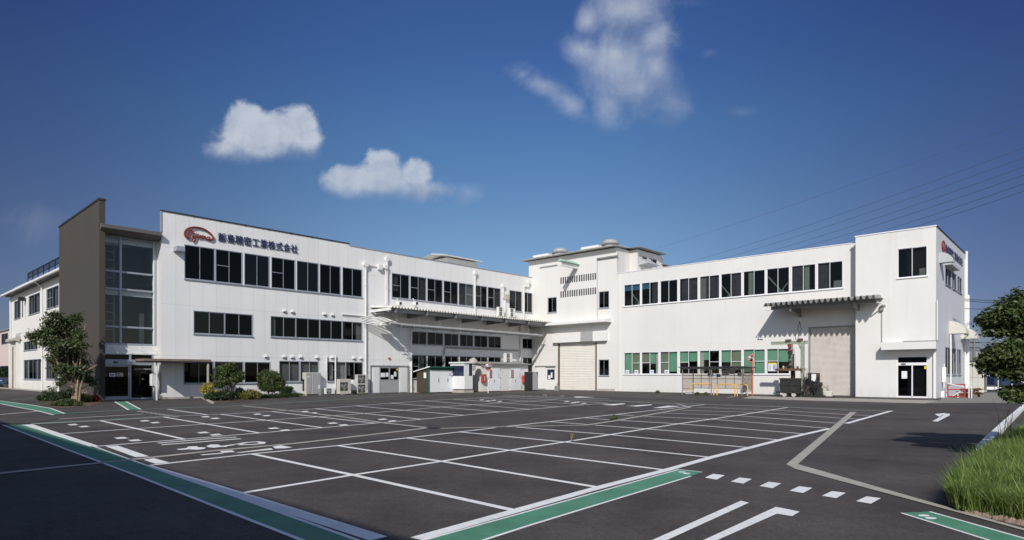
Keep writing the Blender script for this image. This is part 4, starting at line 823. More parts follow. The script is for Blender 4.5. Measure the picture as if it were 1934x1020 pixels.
# pink building and hedge beyond
pk = Plane(PW.at(s(18) - 14, -18), (PW.d.x, PW.d.y)); r0 = ls(pk, -160); r1 = ls(pk, 30); zp = hz(pk, 10, 624)
pkb = thing('pink_building', 'pale pink two storey building at the far left edge behind the hedge', 'building', pk.O, pk.rot)
ww = [(ls(pk, 2.5), ls(pk, 15), hz(pk, 8, 650), hz(pk, 8, 630)), (ls(pk, -30), ls(pk, -12), hz(pk, -10, 650), hz(pk, -10, 628)), (ls(pk, 0), ls(pk, 16), hz(pk, 8, 700), hz(pk, 8, 691))]
m = MB(); wall(m, r0, r1, 0, zp, ww); m.quad((r1, 0, 0), (r1, 10, 0), (r1, 10, zp), (r1, 0, zp)); m.build('wall', 'pink_wall', pkb)
m = MB(); m.prism([(-.5, zp - .05), (-.5, zp + .1), (4, zp + 1.6), (9, zp + .1)], 'x', r0, r1 + .4); m.build('roof', 'tile_grey', pkb)
for w in ww: window(pkb, *w)
room(pkb, r0 + .2, r1 - .2, .2, zp - .2, mat='room_dark')
# ================================================================ HALL: tall block in the corner, long hall, stair tower
hall_c = thing('corner_block', 'tall white corner block with louvre slots, roller shutter and two round roof vents', 'building', PR.O, PR.rot)
S = lambda u: ls(PR, u); H = lambda u, v: hz(PR, u, v)
xa, xb = S(998.8), S(1165); zt = H(999, 494.5); zt2 = H(1164, 467)
zt = (zt + zt2) / 2
print('corner block tops', H(999, 494.5), zt2, 'R tops', H(1170, 517.3), H(1612, 458.5))
CW = [(S(1034.4), S(1051.7), H(1043, 590.6), H(1043, 561.5)), (S(1131), S(1150.6), H(1140, 582), H(1140, 550)), (S(1131), S(1150.7), H(1140, 710), H(1140, 679)), ]
sh = (S(1055.7), S(1125.7), 0, H(1100, 648))
dr_ = (S(1031.7), S(1048.5), .03, H(1040, 693.5))
slots = []
for r0, r1 in (((524, 536.2), (515.2, 528.2)), ((550.2, 562.4), (542.8, 555.6))):
    for i in range(16):
        f = i / 15; u = 1058.4 + i * 4.27 + (.6 if i > 7 else 0); slots.append((S(u), S(u + 2.5), H(1060, r0[1]), H(1060, r0[0])))
m = MB(); wall(m, xa, xb, 0, zt, [*CW, sh, dr_, *slots]); SB = MB(); m.quad((xb, 0, 0), (xb, 2.5, 0), (xb, 2.5, zt), (xb, 0, zt)); m.quad((xa, 0, 0), (xa, 0, zt), (xa, 2.5, zt), (xa, 2.5, 0)); m.quad((xa, 2.5, 4), (xa, 2.5, zt), (xb, 2.5, zt), (xb, 2.5, 4)); m.build('wall', 'wall_hall', hall_c)
sm = MB()
for k_ in (0, 1):
    sm = MB(); [sm.box(q[0], q[1], .02, .06, q[2], q[3]) for q in slots[16 * k_:16 * k_ + 16]]; sm.build('louvre', 'black', hall_c)
for w in CW: window(hall_c, *w, fr='alu')
room(hall_c, xa + .3, xb - .1, .4, CW[0][3] + .4, d=1.6, mat='room_dark')
def shutter(parent, x0, x1, z1, y, mat, step=.10, z0=.02):
    m = MB(); z = z0; 
    while z < z1: zb_ = min(z + step, z1); m.add([(x0, y, z), (x1, y, z), (x1, y - .022, (z + zb_) / 2), (x0, y - .022, (z + zb_) / 2), (x1, y, zb_ - .012), (x0, y, zb_ - .012), (x1, y + .012, zb_), (x0, y + .012, zb_)], [(0, 1, 2, 3), (3, 2, 4, 5), (5, 4, 6, 7)]); z = zb_
    m.quad((x0, y + .015, z0), (x1, y + .015, z0), (x1, y + .015, z1), (x0, y + .015, z1)); return m.build('roller_shutter', mat, parent)
shutter(hall_c, sh[0], sh[1], sh[3], .10, 'shutter_w', .18)
m = MB(); m.box(sh[0] - .1, sh[0] + .06, -.05, .13, 0, sh[3]); m.box(sh[1] - .06, sh[1] + .1, -.05, .13, 0, sh[3]); m.build('shutter_guide', 'rust', hall_c)
m = MB(); m.box(S(1047.5), S(1148), -.45, -.003, H(1060, 647.5), H(1060, 631)); m.build('shutter_housing', 'pipe_white', hall_c)
m = MB(); m.box(S(1101.5), S(1124), -.52, -.451, H(1110, 645), H(1110, 627)); m.build('shutter_motor_cover', 'ac_grey', hall_c)
m = MB(); zc1 = H(1090, 609); m.prism([(-.002, zc1 + .20), (-1.1, zc1 + .0), (-1.1, zc1 - .22), (-.002, zc1 - .25)], 'x', S(1012), S(1155)); m.build('ledge_canopy', 'pipe_white', hall_c)
m = MB(); m.box(dr_[0], dr_[1], .02, .06, .04, dr_[3]); dd = m.build('door', 'ac_white', hall_c); m = MB(); m.box(dr_[0] + .15, dr_[1] - .1, .0, .018, 1.15, dr_[3] - .25); m.build('pane', 'navy_glass', dd); m = MB(); m.box(dr_[0] + .3, dr_[0] + .62, -.012, -.002, 1.2, 1.65); m.box(dr_[0] + .68, dr_[0] + .9, -.012, -.002, 1.35, 1.95); m.build('notice', 'paper', dd)
m = MB(); m.box(S(1012), S(1050), -.16, -.003, dr_[3] + .05, dr_[3] + .17); m.build('door_rail', 'grey_metal', hall_c)
m = MB(); m.box(S(1013.5), S(1031), -.10, -.02, .1, dr_[3]); m.build('sliding_panel', 'ac_white', hall_c)
m = MB(); m.box(S(1127.6), S(1128.4), -.014, -.001, H(1128, 605), H(1128, 491)); m.build('wall_joint', 'grey_metal', hall_c)
m = MB(); m.box(S(1129), S(1161), -.06, -.002, 0, H(1140, 734)); m.build('plinth', 'concrete', hall_c)
m = MB(); m.box(S(1020), S(1053), -.05, -.002, H(1040, 504), H(1040, 501.5)); m.box(S(1129), S(1168), -.22, -.002, H(1140, 488.6), H(1140, 486.2)); m.build('rain_strip', 'grey_metal', hall_c)
# hoist beam with a green cover
m = MB(); x = S(1090.5); z_ = H(1090.5, 503); m.box(x - .11, x + .11, -3.0, -.003, z_ - .3, z_ + .12); b = m.build('hoist_beam', 'pipe_white', hall_c)
m = MB(); m.prism([(x - .32, z_ + .14), (x, z_ + .42), (x + .32, z_ + .14)], 'y', -3.1, -.003); m.build('beam_cover', 'mint', b)
# roof sheet, oversailing, fall to the back
m = MB(); corrugated(m, xa - .75, xb + .3, -.80, zt + .08, 2.8, zt + .24, .25, .06); m.build('roof', 'roof_light', hall_c)
for u, sc in ((1058, 1.0), (1152.6, 1.0)):
    m = MB(); xx = ls(PR, u, -.6); m.lathe((xx, .6, zt + .25), [(.70, 0), (.70, .26), (.92, .29), (.95, .38), (.88, .43), (.82, .60), (.6, .76), (.25, .82)], 28); m.build('round_roof_vent', 'ac_grey', hall_c, smooth=False)
for u0, u1 in ((1013, 1042), (1103, 1136)):
    m = MB(); m.box(S(u0), S(u1), -.6, .4, zt + .22, zt + .46); m.build('roof_curb', 'pipe_white', hall_c)
# lower annexes stepping back to the right of the block
x1 = S(1190); x2 = ls(PR, 1203.6, -2.5)
zan = hz(PR, 1203, 471, -2.5)
m = MB(); m.box(xb - .2, x2 - .02, 2.52, 8, 3, zan); m.build('annex_wall', 'wall_wing', hall_c)
PA = Plane(PR.at(x2, -2.5), (PL.d.x, PL.d.y)); an = thing('penthouse_storey', 'white roof storey with four dark windows rising behind the hall parapet', 'building', PA.O, PA.rot)
AL = ls(PA, 1245); za = hz(PA, 1204, 471); m = MB()
wz = (hz(PA, 1206, 497), hz(PA, 1206, 482)); AW = [(ls(PA, 1205), ls(PA, 1222.3), *wz), (ls(PA, 1225), ls(PA, 1240.5), *wz)]
wall(m, 0, AL, 3, za, AW); m.quad((AL, 0, 3), (AL, 8, 3), (AL, 8, za), (AL, 0, za)); m.quad((0, 0, 3), (0, 0, za), (0, 10, za), (0, 10, 3)); m.build('wall', 'wall_wing', an)
for w in AW: window(an, *w, sill=False)
room(an, .2, AL - .2, wz[0] - .2, wz[1] + .2, mat='room_dark')
m = MB(); corrugated(m, -.5, AL + .6, -.6, za + .1, 8, za + .3, .35, .08); m.build('roof', 'grey_metal', an)
m = MB(); l2 = ls(PA, 1283); m.box(AL + .7, l2 + 8, .3, 8, 3, za - 1.0); m.build('lower_wall', 'wall_wing', an); m = MB(); corrugated(m, AL + .6, l2 + 8.4, -.1, za - .9, 8, za - .7, .35, .08); m.build('lower_roof', 'grey_metal', an)
m = MB(); m.prism([(-1.2, wz[0] - .1), (-.02, wz[0] + .6), (-.02, wz[0] - .2)], 'x', .2, 2.6); m.build('window_awning', 'hood_grey', an)

hall = thing('factory_hall', 'long white hall with ten upper windows, green blinds below and a stair tower', 'building', PR.O, PR.rot)
xh0, xh1 = S(1165), S(1612); zh = (H(1170, 517.3) + H(1612, 458.5)) / 2
up = [(1179, 1208.7), (1212, 1243), (1247.3, 1279.3), (1283.7, 1317.7), (1321.7, 1358.3), (1362, 1400), (1404.3, 1444.3), (1448.7, 1490.3), (1495.3, 1539.7), (1544.3, 1591)]
zu = (H(1179, 578.4), H(1179, 539.3)); zl = (H(1179, 706.2), H(1179, 667))
UW = [(S(a_) - EW, S(b_) + EW, zu[0] - EW, zu[1] + EW) for a_, b_ in up]; LW = [(S(a_) - EW, S(b_) + EW, zl[0] - EW, zl[1] + EW) for a_, b_ in up[:8]]
rs = (S(1527), S(1614) + .35, 0, H(1560, 616.5))
m = MB(); wall(m, xh0, xh1 + .6, 0, zh, [*UW, *LW, rs], depth=.16)
m.quad((xh0, .2, zh - .35), (xh1, .2, zh - .35), (xh1, 9, zh - .35), (xh0, 9, zh - .35)); m.quad((xh0, 9, 0), (xh0, 9, zh), (xh1, 9, zh), (xh1, 9, 0)); m.quad((xh0, 0, zt - 4), (xh0, 0, zh), (xh0, 9, zh), (xh0, 9, zt - 4)); m.build('wall', 'wall_hall', hall)
m = MB(); m.box(xh0 - .2, xh1 - .1, -.04, .2, zh, zh + .06); m.build('coping', 'alu_white', hall)
G_ = 'blind_green'
ub = [((.0, .95, .72, 1, 'blue_sheet', 'sheet'),), ((.0, .42, .72, 1, 'blue_sheet', 'sheet'), (.6, 1, 0, 1, 'cloth_grey', 'curtain')), (), ((.1, .5, 0, 1, 'cloth_grey', 'curtain'), (.5, 1, 0, 1, 'cloth_grey', 'curtain')), ((.0, .3, 0, 1, 'curtain', 'curtain'), (.3, .95, .1, 1, 'cloth_grey', 'curtain')),
      ((.5, 1, 0, 1, 'cloth_grey', 'curtain'),), ((.22, .42, 0, .95, 'brace', 'column'),), (), ((.0, .5, 0, 1, 'cloth_grey', 'curtain'), (.52, .72, 0, .95, 'brace', 'column')), ((.0, .5, 0, 1, 'cloth_grey', 'curtain'), (.62, .98, .0, .3, 'curtain', 'crate'))]
for w, b in zip(UW, ub): window(hall, *w, fr='alu_white', glass='glass_mid', backs=b)
lb = [((.03, .48, .08, 1, G_, 'blind'), (.5, .97, .0, 1, 'blind_olive', 'blind')), ((.5, .78, .48, 1, G_, 'blind'), (.03, .48, .5, 1, 'blind_olive', 'blind'), (.8, .98, 0, 1, 'curtain', 'curtain')), ((.03, .48, 0, 1, 'blind_olive', 'blind'), (.52, .97, .12, 1, G_, 'blind')), ((.03, .48, .5, 1, G_, 'blind'), (.52, .97, .55, 1, G_, 'blind')),
      ((.03, .2, 0, 1, 'curtain', 'curtain'), (.2, .48, .6, 1, G_, 'blind')), ((.03, .48, .5, 1, G_, 'blind'), (.52, .97, .2, 1, 'blind_olive', 'blind')), ((.03, .48, .1, 1, G_, 'blind'), (.52, .97, .0, 1, G_, 'blind')), ((.03, .48, .5, 1, G_, 'blind'), (.52, .97, .48, 1, G_, 'blind'))]
for i, (w, b) in enumerate(zip(LW, lb)): window(hall, *w, fr='alu_white', glass='glass_clear', mid=((1,), (0,), (0,), (0,), (1,), (1,), (1,), (0,))[i], backs=b)
room(hall, S(1174), S(1596), zu[0] - .3, zu[1] + .3, d=3.0); room(hall, S(1174), S(1496), zl[0] - .3, zl[1] + .3, d=2.5)
for i in (0, 5, 7):
    w = UW[i]; b = MB(); xc_ = w[0] + (w[1] - w[0]) * (.8 if i == 0 else .55 if i == 7 else .35); zc_ = w[2] + .35
    b.prism([(xc_ - .25, zc_), (xc_ + .25, zc_), (xc_ + .12, zc_ - .3), (xc_ + .12, zc_ - .9), (xc_ - .12, zc_ - .9), (xc_ - .12, zc_ - .3)], 'y', .5, .55)
    for sgn in ((-1, 1) if i == 7 else (-1,)): b.tube([(xc_, .52, zc_ - .1), (xc_ + sgn * 1.1, .52, zc_ + 1.25)], .055, 6)
    b.build('roof_brace', 'brace', hall)
for u, c in ((1185, 'blue_ink'), (1202, 'paper_ink'), (1231, 'blue_ink'), (1259, 'paper_ink')):
    n = MB(); x = S(u); n.box(x - .22, x + .22, -.012, -.004, zl[0] + .03, zl[0] + .38); o = n.build('arrow_notice', 'paper', hall)
    n = MB(); n.prism([(x - .12, zl[0] + .19), (x + .0, zl[0] + .19 + .09), (x, zl[0] + .23), (x + .12, zl[0] + .23), (x + .12, zl[0] + .15), (x, zl[0] + .15), (x, zl[0] + .10)], 'y', -.02, -.013); n.build('arrow', c, o)
n = MB(); n.box(S(1451), S(1467), -.03, -.01, H(1459, 701), H(1459, 685)); o = n.build('rules_board', 'paper', hall); n = MB(); n.box(S(1451), S(1467), -.036, -.031, H(1459, 687.4), H(1459, 685)); n.build('board_header', 'yellow', o)
n = MB()
for i in range(5): zz_ = H(1459, 689.5 + i * 2.2); n.box(S(1452.5), S(1456.5), -.034, -.031, zz_ - .03, zz_); n.box(S(1460), S(1465.5), -.034, -.031, zz_ - .04, zz_ + .01)
n.build('board_text', 'paper_ink', o)
shutter(hall, rs[0] + .05, rs[1], rs[3], .13, 'shutter', .095)
m = MB(); m.box(rs[0], rs[0] + .13, -.03, .15, 0, rs[3]); m.box(rs[0], rs[1], -.03, .15, rs[3] - .08, rs[3] + .001); m.build('shutter_guide', 'grey_metal', hall)
m = MB(); m.tube([(S(1171), -.05, .1), (S(1171), -.05, zh - .1)], .035, 6); m.build('conduit', 'pipe_white', hall)
m = MB()
for i in range(12): x = xh0 + 1.1 + i * 1.9; m.box(x, x + .9, -.012, -.001, 0, .05 + .05 * (i % 3))

# stair tower
x0t, x1t = ls(PR, 1615.8, TW), s1768; zt_ = (hz(PR, 1616, 447.5, TW) + hz(PR, 1768, 427.5, TW)) / 2; T = lambda u: ls(PR, u, TW); TH = lambda u, v: hz(PR, u, v, TW)
tw = (T(1694.5), T(1752), TH(1700, 526), TH(1700, 469.3)); td = (T(1693.5), T(1752.5), .02, TH(1700, 673.5))
PSl = ls(PS, 1822.5); q = Plane(PS.O, (PS.d.x, PS.d.y))
m = MB(); wall(m, x0t, x1t, 0, zt_, [tw, td], y=-TW); m.quad((x0t, -TW, 0), (x0t, -TW, zt_), (x0t, 8.5, zt_), (x0t, 8.5, 0))
m.quad((x0t, -TW + .2, zt_ - .3), (x1t, -TW + .2, zt_ - .3), (x1t, 8.5, zt_ - .3), (x0t, 8.5, zt_ - .3)); m.build('tower_wall', 'wall_hall', hall)
m = MB(); m.box(x0t - .05, x1t + .05, -TW - .05, -TW + .2, zt_, zt_ + .08); m.build('coping', 'alu_white', hall)
window(hall, *tw, y=-TW - .015, fr='alu_white', glass='glass_mid', backs=((.72, .95, .0, .28, 'curtain', 'crate'),)); m = MB(); m.quad((x0t + .2, 1.5, .1), (x1t - .2, 1.5, .1), (x1t - .2, 1.5, zt_ - .4), (x0t + .2, 1.5, zt_ - .4)); m.quad((x0t + .2, -TW + .2, 4), (x1t - .2, -TW + .2, 4), (x1t - .2, 1.5, 4), (x0t + .2, 1.5, 4)); m.build('room', 'room', hall)
m = MB(); y0 = -TW + .03; zh1 = TH(1700, 689); zh2 = TH(1700, 686.3)
for x in (td[0] + .04, (td[0] + td[1]) / 2, td[1] - .04): m.box(x - .04, x + .04, y0, y0 + .1, .02, zh2 if x != td[0] + .04 and x != td[1] - .04 else td[3])
m.box(td[0] + .08, td[1] - .08, y0 - .01, y0 + .1, zh1 - .05, zh2 + .05); m.box(td[0] + .08, td[1] - .08, y0, y0 + .1, .02, .12); m.box(td[0] + .08, td[1] - .08, y0, y0 + .1, td[3] - .05, td[3]); fr_ = m.build('entrance_door', 'alu_white', hall)
m = MB(); m.quad((td[0], y0 + .06, .1), (td[1], y0 + .06, .1), (td[1], y0 + .06, zh1), (td[0], y0 + .06, zh1)); m.quad((td[0], y0 + .06, zh2), (td[1], y0 + .06, zh2), (td[1], y0 + .06, td[3]), (td[0], y0 + .06, td[3])); m.build('pane', 'glass_mid', fr_)
m = MB(); m.box(T(1702.5), T(1713), y0 + .03, y0 + .036, TH(1708, 715), TH(1708, 701)); m.build('notice', 'paper', fr_)
m = MB(); m.box(T(1745.5), T(1751), y0 - .02, y0 - .012, TH(1750, 697), TH(1750, 691.5)); m.build('sticker', 'yellow', fr_)
m = MB(); m.box(T(1702.5), T(1710.5), y0 - .07, y0 - .012, zh1 + .02, zh1 + .1); m.build('door_sensor', 'black', fr_)
m = MB(); m.box(td[0] + .5, td[0] + .9, .6, .9, .05, .75); m.box(td[0] + 1.6, td[0] + 1.66, .5, .56, .05, 2.4); m.build('lobby_furniture', 'blind_green', hall)
pp = .95; zc2 = hz(PR, 1664, 661, TW + pp); zc3 = hz(PR, 1664, 647, TW + pp)
m = MB(); m.box(ls(PR, 1664, TW + pp), x1t + .12, -TW - pp, -TW - .003, zc2, zc3); m.build('door_canopy', 'wall_hall', hall)
m = MB(); m.box(ls(PR, 1664, TW + pp) + 1.4, x1t + .14, -TW - pp - .02, -TW - .003, zc3 + .001, zc3 + .05); m.build('canopy_capping', 'grey_metal', hall)
m = MB(); m.tube([(T(1665.5), -TW - .05, zc3), (T(1665.5), -TW - .05, TH(1665, 588))], .03, 6); m.box(T(1663), T(1669), -TW - .25, -TW - .003, TH(1665, 587), TH(1665, 577)); m.build('conduit', 'grey_metal', hall)
m = MB(); m.tube([(x1t - .12, -TW - .09, 0), (x1t - .12, -TW - .09, zc2 - .2)], .06, 8); m.build('drainpipe', 'pipe_white', hall); m = MB(); m.tube([(x1t + .07, -TW - .08, zc3), (x1t + .07, -TW - .08, TH(1768, 568))], .045, 8); m.build('drainpipe', 'pipe_white', hall)
# right flank of the tower
fl = thing('tower_flank', 'narrow shaded end wall of the stair tower with curved awnings and window strips', 'building', PS.O, PS.rot)
FH = lambda u, v: hz(PS, u, v); FS = lambda u: ls(PS, u); zft = zt_
FW = [(FS(1785), FS(1796.5), FH(1786, 537), FH(1786, 504)), (FS(1798), FS(1806.5), FH(1786, 537), FH(1786, 504)), (FS(1808), FS(1816.5), FH(1786, 537), FH(1786, 504)), (FS(1785), FS(1796), FH(1786, 708), FH(1786, 655)), (FS(1797.5), FS(1806), FH(1786, 708), FH(1786, 655)), (FS(1807.5), FS(1815), FH(1786, 708), FH(1786, 655))]
M['wall_flank_shaded'] = panel_mat('flank_wall_shade_tone', (.62, .63, .65), .9, (FH(1770, 532), 3.1), jd=.7)  # greyer and bluer than the front: grazing light put into the colour
m = MB(); wall(m, 0, PSl, 0, zft, FW); m.quad((PSl, 0, 0), (PSl, 6, 0), (PSl, 6, zft), (PSl, 0, zft)); m.build('wall', 'wall_flank_shaded', fl)
m = MB(); m.box(0, PSl, -.05, .2, zft, zft + .08); m.build('coping', 'dark_metal', fl)
for w in FW: window(fl, *w, glass='glass_mid')
room(fl, .3, PSl - .2, .3, zft - .4, d=1.8, mat='room_dark')
def awning(parent, x0, x1, z, d, h_, mat):
    m = MB(); n = 8; ar = [(-d * math.sin(t), z + h_ * math.cos(t)) for t in [i * math.pi / 2 / n for i in range(n + 1)]]
    m.prism([(0, z)] + [(0, z + h_)] + ar[1:] , 'x', x0, x1); return m.build('awning', mat, parent)
awning(fl, FS(1774), FS(1777), FH(1775, 497), .85, .75, 'hood_grey'); awning(fl, FS(1784), FS(1800), FH(1790, 505), .45, .55, 'hood_grey'); awning(fl, FS(1793), FS(1798), FH(1795, 631), 1.1, 1.0, 'hood_cream'); awning(fl, FS(1815), FS(1820), FH(1815, 640), 1.1, 1.0, 'hood_cream')
for x_, y_, a_, b_, r_ in ((PSl - .1, -.12, 0, zft + .2, .1), (PSl - .8, -.1, 0, zft - .6, .05), (PSl + .1, -.2, 0, FH(1822, 557), .12), (FS(1792), -.12, 1, FH(1792, 632), .06)): m = MB(); m.tube([(x_, y_, a_), (x_, y_, b_)], r_, 8); m.build('drainpipe', 'pipe_white', fl)
fs = thing('company_sign', 'oval emblem and company lettering seen edge on along the tower end wall', 'sign', PS.O, PS.rot)
m = MB(); xe0 = FS(1780.5); zc4 = FH(1780.5, 466); 
m.tube([(xe0 + .6 * math.cos(t), -.06, zc4 + .42 * math.sin(t)) for t in [R_(-60 + i * 300 / 20) * -1 + math.pi for i in range(21)]], .035, 6); m.tube([(xe0 - .4, -.08, zc4 - .3), (xe0 - .2, -.08, zc4 + .3), (xe0 - .05, -.08, zc4 - .5), (xe0 + .15, -.08, zc4 + .1), (xe0 + .3, -.08, zc4 - .2), (xe0 + .5, -.08, zc4 - .1)], .03, 6); m.build('emblem', 'sign_red', fs)
sign_chars(fs, PS, 1785, 0, 1817.5, 0, '飯島精密工業株式会社', hgt=.72, z=FH(1787, 477), off=.04, ext=.01)
# steel canopy over the shutter
pcn = 3.1; ca = thing('shutter_canopy', 'ribbed grey steel canopy over the closed roller shutter beside the stair tower', 'canopy', PR.O, PR.rot)
xc0, xc1 = ls(PR, 1441, pcn), ls(PR, 1655, pcn); zc5 = hz(PR, 1441, 573.5, pcn)
m = MB(); corrugated(m, xc0, xc1, -pcn, zc5 - .24, -.02 , zc5 + .06, .41, .27, .01); m.build('roof_sheet', 'grey_metal', ca)
m = MB(); m.box(xc0 + .35, xc1 - .2, -pcn + .80, -pcn + .92, zc5 - .46, zc5 - .20); m.box(xc0 + .35, xc1 - .2, -pcn + .74, -pcn + .98, zc5 - .48, zc5 - .46); m.build('edge_beam', 'canopy_under_shaded', ca)
for u in (1488, 1609):
    x = ls(PR, u, pcn); b = MB(); b.prism([(-pcn + .7, zc5 - .48), (-pcn + .7, zc5 - .66), (-.02, zc5 - 1.0), (-.02, zc5 - .2)], 'x', x - .04, x + .04); b.box(x - .1, x + .1, -pcn + .68, -pcn + .72, zc5 - .7, zc5 - .3); b.prism([(-pcn + .7, zc5 - .66), (-pcn + .7, zc5 - .69), (-.02, zc5 - 1.03), (-.02, zc5 - 1.0)], 'x', x - .1, x + .1); b.build('bracket', 'canopy_under_shaded', ca)
m = MB(); m.tube([(xc0 + .1, -pcn + .3, zc5 - .25), (xc0 + .1, -pcn + .15, zc5 - .5), (xc0 + .5, -pcn + .2, zc5 - .55)], .05, 8); m.tube([(xc1 - .1, -pcn + .8, zc5 - .45), (xc1 + .15, -1.4, zc5 - .55), (xc1 + .2, -.8, zc5 - .7)], .05, 8); m.build('gutter_pipe', 'pipe_white', ca)
hk = thing('hanging_rope_loop', 'dark rope loop hanging from the steel canopy bracket', 'rope', PR.at(ls(PR, 1510, .8), .8, hz(PR, 1510, 607, .8)), PR.rot)
m = MB(); hl = .95; m.tube([(0, 0, 0), (-.12, 0, -hl * .55), (-.13, 0, -hl * .8), (0, 0, -hl), (.13, 0, -hl * .8), (.12, 0, -hl * .55), (.01, 0, -.02)], .025, 6); m.build('loop', 'black', hk)

# ================================================================ THINGS ALONG THE OFFICE WALL
def put(P, u, v): x, p = P.loc(G(u, v)); return x, p          # where a foot seen at (u, v) stands, in wall coordinates
def at(u, v, Y): return Vector(((u - CX) / F * Y, Y, CH + (HY - v) / F * Y))
def fan_unit(name, label, P, u0, u1, vb, vt, fans=1, side=.42, mat='ac_beige', group=None, cat='air conditioner', pz=None, p=None, z0=0.0):
    if p is None: x0, p = put(P, u0, vb); p = max(p, side + .12)
    x0 = P.s(u0, p); x1 = P.s(u1, p)
    if z0: z0 = P.z(u0, vb, p)
    z1 = P.z(u0, vt, p); w, hh_ = x1 - x0, z1 - z0
    t = thing(name, label, cat, P.at(x0, p, z0), P.rot, group)
    m = MB(); f = .08 if not z0 else .03; m.bevbox(0, w, 0, side, f, hh_, .02); m.build('casing', mat, t)
    m = MB(); m.box(.05, .12, .03, side - .03, 0, f); m.box(w - .12, w - .05, .03, side - .03, 0, f); m.build('feet', 'black', t)
    gw = w * .66; fh = (hh_ - f) / fans
    for i in range(fans):
        cz = f + fh * (i + .5); r = min(gw, fh * .86) / 2 * .94; g = MB(); cx = gw / 2 + .04
        g.box(cx - r * 1.05, cx + r * 1.05, -.012, -.001, cz - r * 1.05, cz + r * 1.05); gr = g.build('fan_recess', 'black', t)
        g = MB()
        for rr in (.97, .75, .5, .25): g.ring((cx, -.03, cz), (0, 1, 0), r * rr, .007, 20, 4)
        for k in range(8): a_ = k * math.pi / 8; g.tube([(cx - r * math.cos(a_), -.03, cz - r * math.sin(a_)), (cx + r * math.cos(a_), -.03, cz + r * math.sin(a_))], .005, 4)
        g.build('guard', 'grey_metal', t)
        g = MB(); g.disc((cx, -.022, cz), (0, 1, 0), r * .22, .01, 12)
        for k in range(3): a_ = k * 2.09 + .4; g.add([(cx, -.016, cz), (cx + r * .85 * math.cos(a_), -.014, cz + r * .85 * math.sin(a_)), (cx + r * .85 * math.cos(a_ + .7), -.014, cz + r * .85 * math.sin(a_ + .7))], [(0, 1, 2)])
        g.build('fan', 'ac_grey', t)
    m = MB(); m.box(w - .14, w - .03, -.006, -.001, f + .1, f + .24); m.build('label_plate', 'paper', t)
    return t
# large condenser with louvred side
x0, p = put(PL, 577.5, 747.2); t = thing('condenser_unit', 'large grey two door condenser with louvred beige end, biggest cooling unit by the office', 'air conditioner', PL.at(x0, p), PL.rot)
w = PL.s(606.5, p) - x0; h_ = PL.z(578, 703.5, p)
m = MB(); m.bevbox(-.02, w, 0, .95, .12, h_, .03); m.build('casing', 'ac_beige', t)
for a0, a1 in ((.10, w * .36), (w * .44, w * .5), (w * .54, w - .05)): m = MB(); m.box(a0, a1, -.025, -.001, .2, h_ - .06); m.build('front_panel', 'ac_grey', t)
m = MB()
for i in range(16): z = .35 + i * (h_ - .9) / 16; m.box(-.035, -.021, .2, .78, z, z + .06)
m.build('side_louvre', 'black', t)
m = MB(); [m.box(a_, a_ + .12, b_, b_ + .12, 0, .12) for a_ in (0, w - .14) for b_ in (.02, .8)]; m.build('feet', 'ac_beige', t)
m = MB(); m.box(w - .3, w - .14, -.032, -.026, .55, .85); m.box(.14, .35, -.032, -.026, h_ - .4, h_ - .32); m.build('label_plate', 'paper', t)
fan_unit('condenser_unit', 'small low white air conditioner beside the big grey condenser', PL, 614.5, 632.5, 746, 733, mat='ac_white', side=.3)
fan_unit('condenser_unit', 'beige single fan cooling unit with its pipes on the left', PL, 641.5, 663, 746, 716, side=.5)
fan_unit('condenser_unit', 'tall beige cooling unit with two fans stacked, next to the sliding door', PL, 675.5, 695, 743.5, 707.5, 2, .45)
x0, p = put(PL, 665.5, 742); p = max(p, .5); x0 = PL.s(665.5, p); t = thing('water_heater', 'white slim tank with pipes between the two fan units', 'water heater', PL.at(x0, p), PL.rot)
m = MB(); m.bevbox(0, .48, 0, .35, .35, 1.25, .04); m.build('tank', 'ac_white', t); m = MB(); [m.tube([(.08 + i * .1, .1, 0), (.08 + i * .1, .1, .36)], .02, 6) for i in range(4)]; m.build('pipes', 'black', t)
zc_ = 0
fan_unit('wall_condenser', 'left one of two white coolers above the loading canopy by the meter box', PL, 941.5, 952.5, 597, 579.5, 2, .3, 'ac_white', 'coolers above the loading canopy', p=.65, z0=1)
fan_unit('wall_condenser', 'right one of two white coolers above the loading canopy by the meter box', PL, 963, 973, 598.5, 582, 2, .3, 'ac_white', 'coolers above the loading canopy', p=.65, z0=1)
fan_unit('wall_condenser', 'white cooler standing on the long shed roof below the canopy', PL, 955, 968, 685.6, 667, 2, .35, 'ac_white', p=1.4, z0=1)
for u, l in ((745, 'left small white spot lamp box above the canopy near its left end'), (776, 'right small white spot lamp box above the canopy near its left end')):
    t = thing('wall_lamp', l, 'lamp', PL.at(PL.s(u), .0, PL.z(u, 573)), PL.rot, 'lamps above the canopy'); m = MB(); m.bevbox(0, .35, -.7, -.25, -.2, .12, .03); m.build('housing', 'ac_white', t); m = MB(); m.box(.05, .3, -.715, -.701, -.16, .08); m.build('lens', 'black', t); m = MB(); m.tube([(.17, -.3, .1), (.17, -.15, .45), (.17, -.0, .45)], .03, 6); m.build('arm', 'pipe_white', t)
